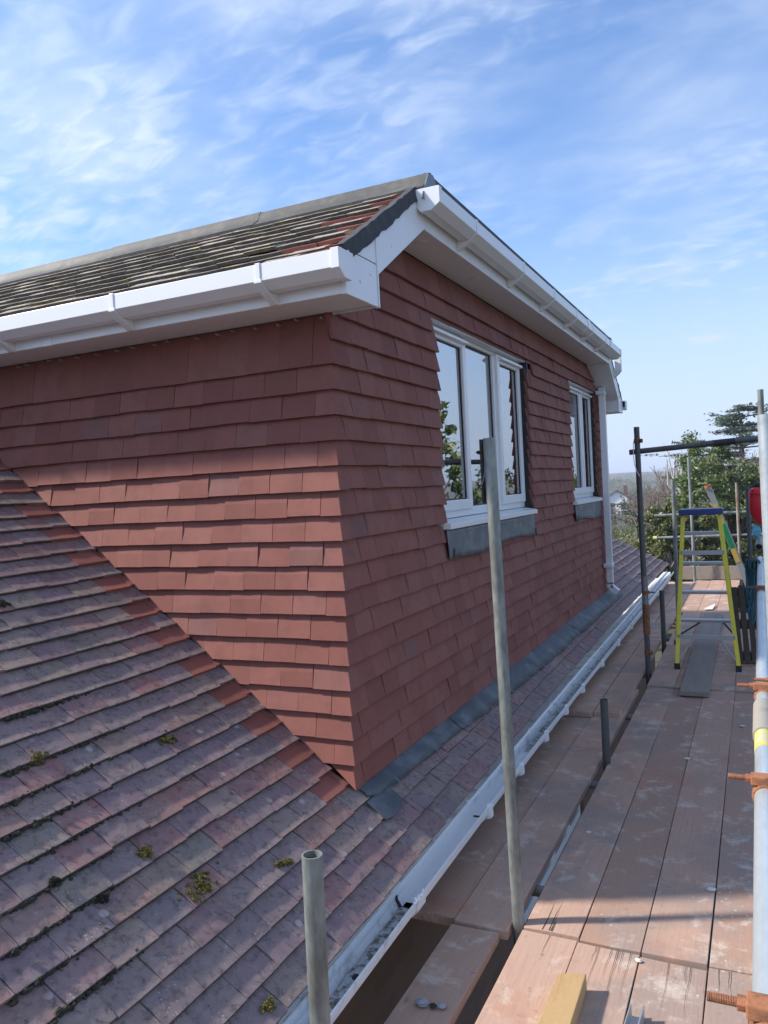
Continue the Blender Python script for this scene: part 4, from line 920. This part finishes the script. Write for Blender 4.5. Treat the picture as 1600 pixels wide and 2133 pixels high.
# ------------------------------------------------------------------ leaning access ladder
al = thing('access_ladder', (-.12, 11.4, PZ-.6), 'aluminium access ladder leaning at the far end, green and amber stickers on its stile', 'ladder')
a0, a1 = Vector((-.215, 11.2, -1.30)), Vector((-.585, 11.05, -.17)); ad = (a1-a0).normalized(); a0 = a0-ad*.9
def beam(p0, p1, w, d, side): 
    p0 = Vector(p0); p1 = Vector(p1); k = (p1-p0).normalized(); s_ = Vector(side); s_ = (s_-k*s_.dot(k)).normalized(); q = k.cross(s_)
    return [p+s_*x*w/2+q*y*d/2 for p in (p0, p1) for x, y in ((-1, -1), (1, -1), (1, 1), (-1, 1))], [(0,1,2,3),(7,6,5,4),(0,4,5,1),(1,5,6,2),(2,6,7,3),(3,7,4,0)]
for k in (0, 1):
    off = Vector((-.012*k, .40*k, -.02*k)); m = MB(); m.add(*beam(a0+off, a1+off, .072, .03, (1, 0, .2))); m.build('stile', 'aluminium', al, bevel=.003)
    m = MB(); m.tube(a1+off-ad*.005, a1+off+ad*.03, .042, 14, hollow=.01); m.build('end_cap', 'orange_cap', al)
for t in np.arange(.1, 2.0, .25):
    m = MB(); m.tube(a0+ad*t, a0+ad*t+Vector((-.012, .40, -.02)), .014, 10); m.build('rung', 'aluminium', al)
def lad(t0, t1, mat, nm):
    m = MB(); m.add(*beam(a0+ad*t0+Vector((-.004, -.0175, 0)), a0+ad*t1+Vector((-.004, -.0175, 0)), .056, .004, (1, 0, .2))); m.build(nm, mat, al)
lad(1.05, 1.24, 'amber_sticker', 'sticker'); lad(1.245, 1.58, 'green_sticker', 'sticker'); lad(1.585, 1.86, 'amber_sticker', 'sticker')

# ------------------------------------------------------------------ small things on the scaffold
rc = thing('red_container', (-.035, 6.6, -.40), 'red plastic container hanging behind the pale tube', 'container')
m = MB(); prof = [(.0, -.40), (.035, -.40), (.055, -.375), (.085, -.31), (.088, -.26), (.088, -.165), (.075, -.13), (.05, -.118), (.0, -.115)]
n = 20; vs = []; fs = []
for i, (r, z) in enumerate(prof):
    for k in range(n): a = 2*math.pi*k/n; vs.append((.022+r*math.cos(a), 6.6+r*.8*math.sin(a), z))
for i in range(len(prof)-1):
    for k in range(n): fs.append((i*n+k, i*n+(k+1) % n, (i+1)*n+(k+1) % n, (i+1)*n+k))
m.add(vs, fs); m.build('body', 'red_plastic', rc, smooth=True)
m = MB(); m.tube((.012, 6.6, -.118), (.012, 6.6, -.085), .03, 14); m.tube((-.04, 6.6, -.105), (.07, 6.6, -.098), .011, 8); m.build('lid', 'black_membrane', rc, bevel=.003)
m = MB(); m.tube((.022, 6.6, -.168), (.022, 6.6, -.158), .0905, 20); m.build('rim', 'red_plastic', rc)
bc = MB(); bc.lump((-.022, 6.62, -.455), .035, .03, .05, 4, 10, 7); tag(bc.build('rag', 'blue_cloth', smooth=True), 'pale blue rag below the red container', 'rag')
ts = thing('tube_stub', (-.01, 6.4, -.52), 'stub of tube pointing at the camera below the red container', 'scaffold pole', 'horizontal scaffold tubes')
m = MB(); m.tube((-.01, 6.2, -.535), (-.005, 6.75, -.52), TR, 18, hollow=.004); m.build('tube', 'galvanised_tube', ts, smooth=True)
rp_ = thing('rope_bundle', (-.05, 6.9, -1.1), 'dark teal rope looped round the guard rail', 'rope'); m = MB(); R = random.Random(21)
for k in range(4):
    pts = []; x0 = -.085+R.uniform(-.03, .03); zlow = R.uniform(-1.25, -.95)
    for i in range(11):
        t = i/10; pts.append((x0-.02*math.sin(t*math.pi)+R.uniform(-.01, .01)+.05*t, 6.95+R.uniform(-.05, .05), -.70+(zlow+.70)*math.sin(t*math.pi)))
    m.path(pts, .008, 7)
for k in range(5): pts = [(-.045+.04*math.cos(a), 6.9+.02*k, -.745+.045*math.sin(a)) for a in np.linspace(0, 6.3, 12)]; m.path(pts, .008, 7)
m.build('strands', 'teal_rope', rp_, smooth=True)
pa = thing('timber_pallet', (.15, 7.95, PZ), 'dark wooden pallet standing on edge under the guard rail', 'pallet')
for k in range(9):
    x = -.225+k*.062; m = MB(); m.add(*beam((x+.02, 7.86, PZ+.02), (x-.015, 7.98, -1.06+.02*math.sin(k*2.1)), .048, .02, (1, 0, 0))); m.build('slat', 'dark_timber', pa, bevel=.002)
for t in (.08, .5, .93):
    y = lerp(7.86, 7.98, t)+.045; z = lerp(PZ+.02, -1.06, t); m = MB(); m.box((-.25, y-.035, z-.04), (.32, y+.035, z+.04)); m.build('bearer', 'dark_timber', pa, bevel=.003)
oc = thing('timber_offcut', (-.655, 2.3, PZ), 'new pale timber offcut lying on the sunlit near boards', 'timber')
m = MB(); m.add([(-.688, 2.655, PZ+.001), (-.598, 2.685, PZ+.001), (-.585, 1.9, PZ+.001), (-.695, 1.9, PZ+.001), (-.688, 2.655, PZ+.062), (-.598, 2.685, PZ+.062), (-.585, 1.9, PZ+.062), (-.695, 1.9, PZ+.062)], [(0,1,2,3),(7,6,5,4),(0,4,5,1),(1,5,6,2),(2,6,7,3),(3,7,4,0)])
m.build('block', 'new_timber', oc, bevel=.002)
ac = thing('aluminium_channel', (-.43, 2.3, PZ), 'silver metal channel at the bottom edge on the near boards', 'channel')
m = MB(); C = [(-.022, .0), (.022, .0), (.022, .045), (.018, .045), (.018, .004), (-.018, .004), (-.018, .045), (-.022, .045)]
m.prism(C, lambda a, b, d: (-.43+a+.04*(d-2.3), d, PZ+.003+b), 1.9, 2.60); m.build('channel', 'aluminium', ac, bevel=.001)
for k, (x, y, s_, mt) in enumerate(((-1.105, 2.42, .022, 'pebble'), (-1.035, 2.43, .015, 'pebble'), (-1.065, 2.42, .013, 'moss_dark'))):
    m = MB(); m.lump((x, y, PZ+s_*.35), s_, s_*1.0, s_*.45, k+3, 10, 6); tag(m.build('stone', mt, smooth=True), ('larger grey stone on the near inner board', 'smaller grey stone on the near inner board', 'brown crumb between the two grey stones')[k], 'stone')
for k, (px, py, s_) in enumerate(((1482, 1852, .014), (1431, 1580, .016), (1413, 1425, .012), (1226, 1733, .010), (1546, 1512, .014), (1330, 2000, .010))):
    d = _f+_r*((px-800)/FPX)-_u*((py-1066.5)/FPX); t = (PZ+.006)/d.z; p = d*t; m = MB(); m.lump((p.x, p.y, PZ+.006), s_*1.3, s_, s_*.4, k, 8, 5)
    tag(m.build('mortar_crumb', 'mortar_snot'), ('white crumb on the seam near the sunlit edge', 'white crumb on the seam beyond it', 'white crumb beside the grey plank end', 'white crumb on the edge board', 'white crumb near the guard rail', 'white crumb at the sunlit board joint')[k], 'crumb', 'white crumbs on the boards')
m = MB(); m.add([(-.70, 10.9, PZ+.02), (-.585, 10.92, PZ+.022), (-.575, 11.35, PZ+.03), (-.70, 10.9, PZ+.022), (-.585, 10.92, PZ+.024), (-.575, 11.35, PZ+.032)], [(0, 2, 1), (3, 4, 5), (0, 1, 4, 3), (1, 2, 5, 4), (2, 0, 3, 5)]); tag(m.build('paper_scrap', 'paper_scrap'), 'white triangular scrap behind the stepladder', 'scrap')

# ------------------------------------------------------------------ vegetation
def branch_segments(base, h, r, seed, levels=4, spread=.55, up=.35, splits=3, gn=.7, trunk=1.0):
    g = random.Random(seed); segs = []
    def grow(p, d, ln, rr, lv):
        n = 3; q = p
        for i in range(n):
            d2 = (d+Vector((g.gauss(0, .10), g.gauss(0, .10), g.gauss(0, .06)))).normalized(); e = q+d2*(ln/n); segs.append((q, e, rr*(1-.25*i/n), rr*(1-.25*(i+1)/n))); 
            if lv > 0 and i > 0 and g.random() < .75:
                side = Vector((g.gauss(0, 1), g.gauss(0, 1), g.gauss(0, .4))).normalized(); grow(e, (d2*(1-spread)+side*spread+Vector((0, 0, up*.5))).normalized(), ln*gn*g.uniform(.55, .9), rr*.5, lv-1)
            q = e; d = d2
        if lv > 0:
            for k in range(splits):
                side = Vector((g.gauss(0, 1), g.gauss(0, 1), g.gauss(0, .35))).normalized(); grow(q, (d*(1-spread)+side*spread+Vector((0, 0, up))).normalized(), ln*gn*g.uniform(.75, 1.1), rr*.62, lv-1)
    grow(Vector(base), Vector((g.gauss(0, .04), g.gauss(0, .04), 1)).normalized(), h*.34*trunk, r, levels); return segs
def seg_mesh(segs, n=3, rmin=.006):
    V = []; F = []
    for p, q, a, b in segs:
        d = (q-p).normalized(); x = d.orthogonal().normalized(); y = d.cross(x); o = len(V)
        for c, rr in ((p, max(a, rmin)), (q, max(b, rmin))):
            for k in range(n): t = 2*math.pi*k/n; V.append(c+x*(rr*math.cos(t))+y*(rr*math.sin(t)))
        for k in range(n): F.append((o+k, o+(k+1) % n, o+n+(k+1) % n, o+n+k))
    return np.array([tuple(v) for v in V]), np.array(F)
def polar(px, d):
    """ground point at picture column px and distance d"""
    k = _f+_r*((px-800)/FPX)-_u*((1000-1066.5)/FPX); h = math.hypot(k.x, k.y); return k.x/h*d, k.y/h*d
def evergreen(x, y, ztop, rx, rz_, label, seed, per=70, nc=260, leaf=.085, mat='evergreen_leaf'):
    zg = float(terrain(np.array(x), np.array(y))); o = thing('evergreen_tree', (x, y, zg), label, 'tree', 'evergreens beyond the scaffold'); g = np.random.default_rng(seed)
    cz = ztop-rz_; d = g.normal(size=(nc, 3)); d /= np.linalg.norm(d, axis=1)[:, None]
    lob = 1+.16*np.sin(d[:, 0]*5+seed)+.14*np.sin(d[:, 1]*6+seed*2)+.10*np.sin(d[:, 2]*7); rr = (.62+.38*g.random(nc)**.5)*lob
    c = np.stack([x+d[:, 0]*rx*rr, y+d[:, 1]*rx*rr, cz+d[:, 2]*rz_*rr*.93], 1); c = c[c[:, 2] > zg+.3]
    rad_ = np.stack([.30+.28*g.random(len(c))]*3, 1)*np.array([1, 1, .75])*rx/3.0
    V, F = leaves(c, rad_, per, leaf, 0.1, seed); fast_mesh('crown', V, F, mat, o)
    sg = branch_segments((x, y, zg), (ztop-zg)*.9, .16, seed, 3, .5, .4, 3, .72); V, F = seg_mesh(sg, 5, .015); fast_mesh('trunk', V, F, 'bark', o); return o
x, y = polar(1502, 26); evergreen(x, y, .86, 2.05, 3.2, 'big dark glossy evergreen behind the stepladder', 3, 130, 460, .058)
x, y = polar(1415, 23); evergreen(x, y, -.45, 1.15, 2.3, 'lower yellow green evergreen left of the stepladder', 5, 120, 260, .055, mat='ivy_leaf')
x, y = polar(1560, 31); evergreen(x, y, -.6, 2.4, 2.6, 'brownish ivy covered bush behind the red container', 8, 60, 260, mat='ivy_leaf')
# beyond the right edge: seen in the window panes
for k, (az, d, zt_, rx_, rz_) in enumerate(((14.0, 24, 2.1, 1.9, 4.0), (18.2, 21, 2.3, 1.7, 4.2), (22.5, 26, .9, 2.2, 3.2), (9.0, 30, 1.0, 2.4, 3.6), (5.5, 34, .6, 2.3, 3.0))):
    evergreen(math.sin(rad(az))*d, math.cos(rad(az))*d, zt_, rx_, rz_, 'evergreen beyond the right edge, mirrored in the window panes', 20+k, 55, 260, .10)
def cedar(px, d, ztop, label, seed):
    x, y = polar(px, d); zg = float(terrain(np.array(x), np.array(y))); o = thing('cedar_tree', (x, y, zg), label, 'tree'); g = np.random.default_rng(seed); R = random.Random(seed)
    segs = [(Vector((x, y, zg)), Vector((x, y, ztop-1.0)), .35, .12)]; C = []; RA = []
    for k in range(15):
        z = ztop-.4-k*.52; ln = (2.0+.62*k)*R.uniform(.7, 1.15)
        for j in range(6):
            a = R.uniform(0, 6.28); L_ = ln*R.uniform(.6, 1.1); p = Vector((x, y, z)); zr = R.uniform(-.1, .5)
            e = p+Vector((math.cos(a)*L_, math.sin(a)*L_, zr)); segs.append((p, e, .06, .02))
            for i in range(int(5+L_*2.2)):
                t = R.uniform(.3, 1.05); c = p.lerp(e, t); C.append((c.x+R.gauss(0, .3), c.y+R.gauss(0, .3), c.z+R.gauss(.05, .06))); RA.append((.50, .50, .10))
    V, F = leaves(np.array(C), np.array(RA), 22, .11, .75, seed); fast_mesh('crown', V, F, 'cedar_needle', o); V, F = seg_mesh(segs, 5, .02); fast_mesh('trunk', V, F, 'bark', o)
cedar(1548, 60, 4.7, 'spreading flat topped cedar above the dark horizontal tube', 4)
# pollarded tree with pale bare limbs
def pollard(px, d, label, seed):
    x, y = polar(px, d); zg = float(terrain(np.array(x), np.array(y))); o = thing('pollarded_tree', (x, y, zg), label, 'tree'); R = random.Random(seed); segs = [(Vector((x, y, zg)), Vector((x, y, -.95)), .20, .12)]
    for k in range(22):
        a = R.uniform(0, 6.28); s_ = R.uniform(.1, .55); s_ *= 1.3; b = Vector((x, y, -1.1+R.uniform(-.2, .3))); m1 = b+Vector((math.cos(a)*s_*.9-.12, math.sin(a)*s_*.9, R.uniform(.5, 1.1))); e = m1+Vector((math.cos(a)*.25*s_+R.gauss(0, .08), math.sin(a)*.25*s_, R.uniform(.4, 1.35)))
        segs += [(b, m1, .045, .032), (m1, e, .032, .022)]
        for j in range(3): t = R.uniform(.4, 1); c = m1.lerp(e, t); segs.append((c, c+Vector((R.gauss(0, .12), R.gauss(0, .12), R.uniform(.1, .35))), .010, .005))
    V, F = seg_mesh(segs, 7, .01); fast_mesh('limbs', V, F, 'pale_bark', o)
pollard(1428, 33, 'pollarded tree with pale cut limbs behind the evergreen', 6)
def bare(px, d, htop, label, seed, name='bare_tree', bm='twig', grp='bare trees beyond the roof', lv=4, r=.10, sp=.5, splits=3, rmin=.010):
    x, y = polar(px, d); zg = float(terrain(np.array(x), np.array(y))); o = thing(name, (x, y, zg), label, 'tree' if 'tree' in name else 'shrub', grp)
    sg = branch_segments((x, y, zg), htop-zg, r, seed, lv, sp, .42, splits, .72)
    big = [s_ for s_ in sg if s_[2] > .03]; sm = [s_ for s_ in sg if s_[2] <= .03]
    V, F = seg_mesh(big, 6, .01); fast_mesh('trunk', V, F, 'pale_bark' if name == 'birch_tree' else 'bark', o)
    if sm: V, F = seg_mesh(sm, 3, rmin); fast_mesh('twigs', V, F, bm, o)
bare(1350, 40, -.1, 'white stemmed birch right of the dark clamped pole', 31, 'birch_tree', r=.085, sp=.40)
bare(1368, 44, -.3, 'slimmer birch next to the white stemmed one', 32, 'birch_tree', r=.075, sp=.42)
bare(1392, 52, .9, 'bare grey tree behind the pollarded limbs', 33)
bare(1322, 60, -.6, 'bare tree between downpipe and dark pole', 34)
bare(1290, 30, -2.5, 'ochre bare shrub beside the downpipe', 41, 'bare_shrub', 'scrub_twig', 'bare shrubs below the roof line', 5, .06, .6, 3)
bare(1320, 28, -2.0, 'ochre bare shrub just left of the dark pole', 42, 'bare_shrub', 'scrub_twig', 'bare shrubs below the roof line', 5, .06, .6, 3)
bare(1348, 24, -1.9, 'tangled bare shrub right of the dark pole', 43, 'bare_shrub', 'scrub_twig', 'bare shrubs below the roof line', 5, .06, .62, 3)
bare(1375, 30, -1.5, 'tangled bare shrub in front of the low evergreen', 44, 'bare_shrub', 'scrub_twig', 'bare shrubs below the roof line', 5, .06, .6, 3)
bare(1590, 29, .6, 'bare brown tree at the right edge behind the pale tube', 45, r=.08, lv=5)
bare(1300, 22, -2.5, 'low bare bramble nearest the far roof hip', 46, 'bare_shrub', 'scrub_twig', 'bare shrubs below the roof line', 5, .05, .65, 3)
bare(1281, 20, -2.25, 'dense bare shrub right behind the shoe of the downpipe', 47, 'bare_shrub', 'scrub_twig', 'bare shrubs below the roof line', 5, .05, .62, 3)
bare(1332, 19, -2.2, 'dense bare shrub at the foot of the dark pole', 48, 'bare_shrub', 'scrub_twig', 'bare shrubs below the roof line', 5, .05, .64, 3)
# far woodland on the hillside: one mass
def woodland():
    base = []
    for k in range(4):
        sg = branch_segments((0, 0, 0), 8.0, .16, 60+k, 3, .5, .4, 3, .75); base.append(seg_mesh(sg, 3, .035))
    VS = []; FS = []; o = 0; g = random.Random(9)
    for k in range(900):
        px = g.uniform(1180, 1640); d = g.choice((g.uniform(70, 130), g.uniform(110, 260), g.uniform(240, 520)))
        if abs(px-1290) < 34 and d < 190: continue
        x, y = polar(px, d); z = float(terrain(np.array(x), np.array(y)))
        V, F = base[g.randrange(4)]; s_ = g.uniform(.55, 1.0)*(1 if d < 150 else 1.2); a = g.uniform(0, 6.28)
        W = V*s_; W = np.stack([W[:, 0]*math.cos(a)-W[:, 1]*math.sin(a)+x, W[:, 0]*math.sin(a)+W[:, 1]*math.cos(a)+y, W[:, 2]*.46+z-.3], 1); VS.append(W); FS.append(F+o); o += len(V)
    ob = fast_mesh('bare_woodland', np.concatenate(VS), np.concatenate(FS), 'twig'); tag(ob, 'brown leafless woodland covering the far slopes', 'woodland', kind='stuff')
woodland()
def hedges():
    C = []; RA = []; g = random.Random(12)
    for k in range(700):
        px = g.uniform(1150, 1640); d = g.uniform(75, 900); x, y = polar(px, d); z = float(terrain(np.array(x), np.array(y))); s_ = g.uniform(.5, 1.3)*(1+d/300)
        if abs(px-1290) < 30 and d < 180: continue
        C.append((x, y, z+s_*.5)); RA.append((s_*1.6, s_*1.6, s_))
    V, F = leaves(np.array(C), np.array(RA), 60, .38, .0, 2)
    C = []; RA = []
    for k in range(170):
        px = g.uniform(1225, 1430); d = g.uniform(26, 74); x, y = polar(px, d); z = float(terrain(np.array(x), np.array(y))); s_ = g.uniform(.35, .8); C.append((x, y, z+s_*.45)); RA.append((s_*1.4, s_*1.4, s_*.8))
    V2, F2 = leaves(np.array(C), np.array(RA), 130, .09, .0, 3); F = np.concatenate([F, F2+len(V)]); V = np.concatenate([V, V2]); ob = fast_mesh('scrub', V, F, 'ivy_leaf'); tag(ob, 'olive scrub and hedges scattered on the far slopes', 'scrub', kind='stuff')
hedges()
# far houses
def far_house(px, d, w, dep, hw, hr, label, rot=0.3, gable=False):
    x, y = polar(px, d); zg = float(terrain(np.array(x), np.array(y))); o = thing('far_house', (x, y, zg), label, 'house', 'houses on the far slope'); o.rotation_euler = (0, 0, rot)
    def bld(m, nm, mat):
        me = bpy.data.meshes.new(nm); me.from_pydata(m.v, [], m.f); me.update(); me.materials.append(MATS[mat]); q = bpy.data.objects.new(nm, me); COL.objects.link(q); q.parent = o; return q
    m = MB(); m.prism([(-w/2, -.5), (w/2, -.5), (w/2, hw), (0, hw+hr), (-w/2, hw)], lambda a, b, k: (a, k, b), -dep/2, dep/2); bld(m, 'wall', 'render_white')
    for s_ in (-1, 1):
        m = MB(); ov = .4; sl_ = hr/(w/2); m.prism([(0, hw+hr+.02), (s_*(w/2+ov), hw-ov*sl_+.02), (s_*(w/2+ov), hw-ov*sl_+.22), (0, hw+hr+.24)], lambda a, b, k: (a, k, b), -dep/2-.3, dep/2+.3); bld(m, 'roof', 'slate_roof')
    for a in (-w*.22, w*.2):
        m = MB(); m.box((a-.6, -dep/2-.05, .9), (a+.6, -dep/2+.05, 2.0)); bld(m, 'window', 'window_dark')
    m = MB(); m.box((w*.2, -.3, hw+hr*.4), (w*.2+.7, .4, hw+hr+.9)); bld(m, 'chimney', 'brickwork')
far_house(1284, 150, 6.0, 9, 2.2, 2.0, 'white gabled bungalow beside the downpipe', .15)

# ------------------------------------------------------------------ air
def haze():
    m = bpy.data.materials.new('hazy_air'); m.use_nodes = True; nt = m.node_tree; nt.nodes.clear()
    o = nnode(nt, 'ShaderNodeOutputMaterial'); v = nnode(nt, 'ShaderNodeVolumePrincipled'); v.inputs['Color'].default_value = (0.80, 0.87, 1.0, 1); v.inputs['Density'].default_value = 0.00055; v.inputs['Anisotropy'].default_value = 0.0
    nt.links.new(v.outputs[0], o.inputs['Volume']); MATS['hazy_air'] = m
    b = MB(); b.box((-4300, -4300, -16), (4300, 4300, 40)); q = b.build('haze', 'hazy_air'); tag(q, 'thin pale blue haze lying over the distant slopes', 'haze', kind='stuff'); q.display_type = 'WIRE'
haze()
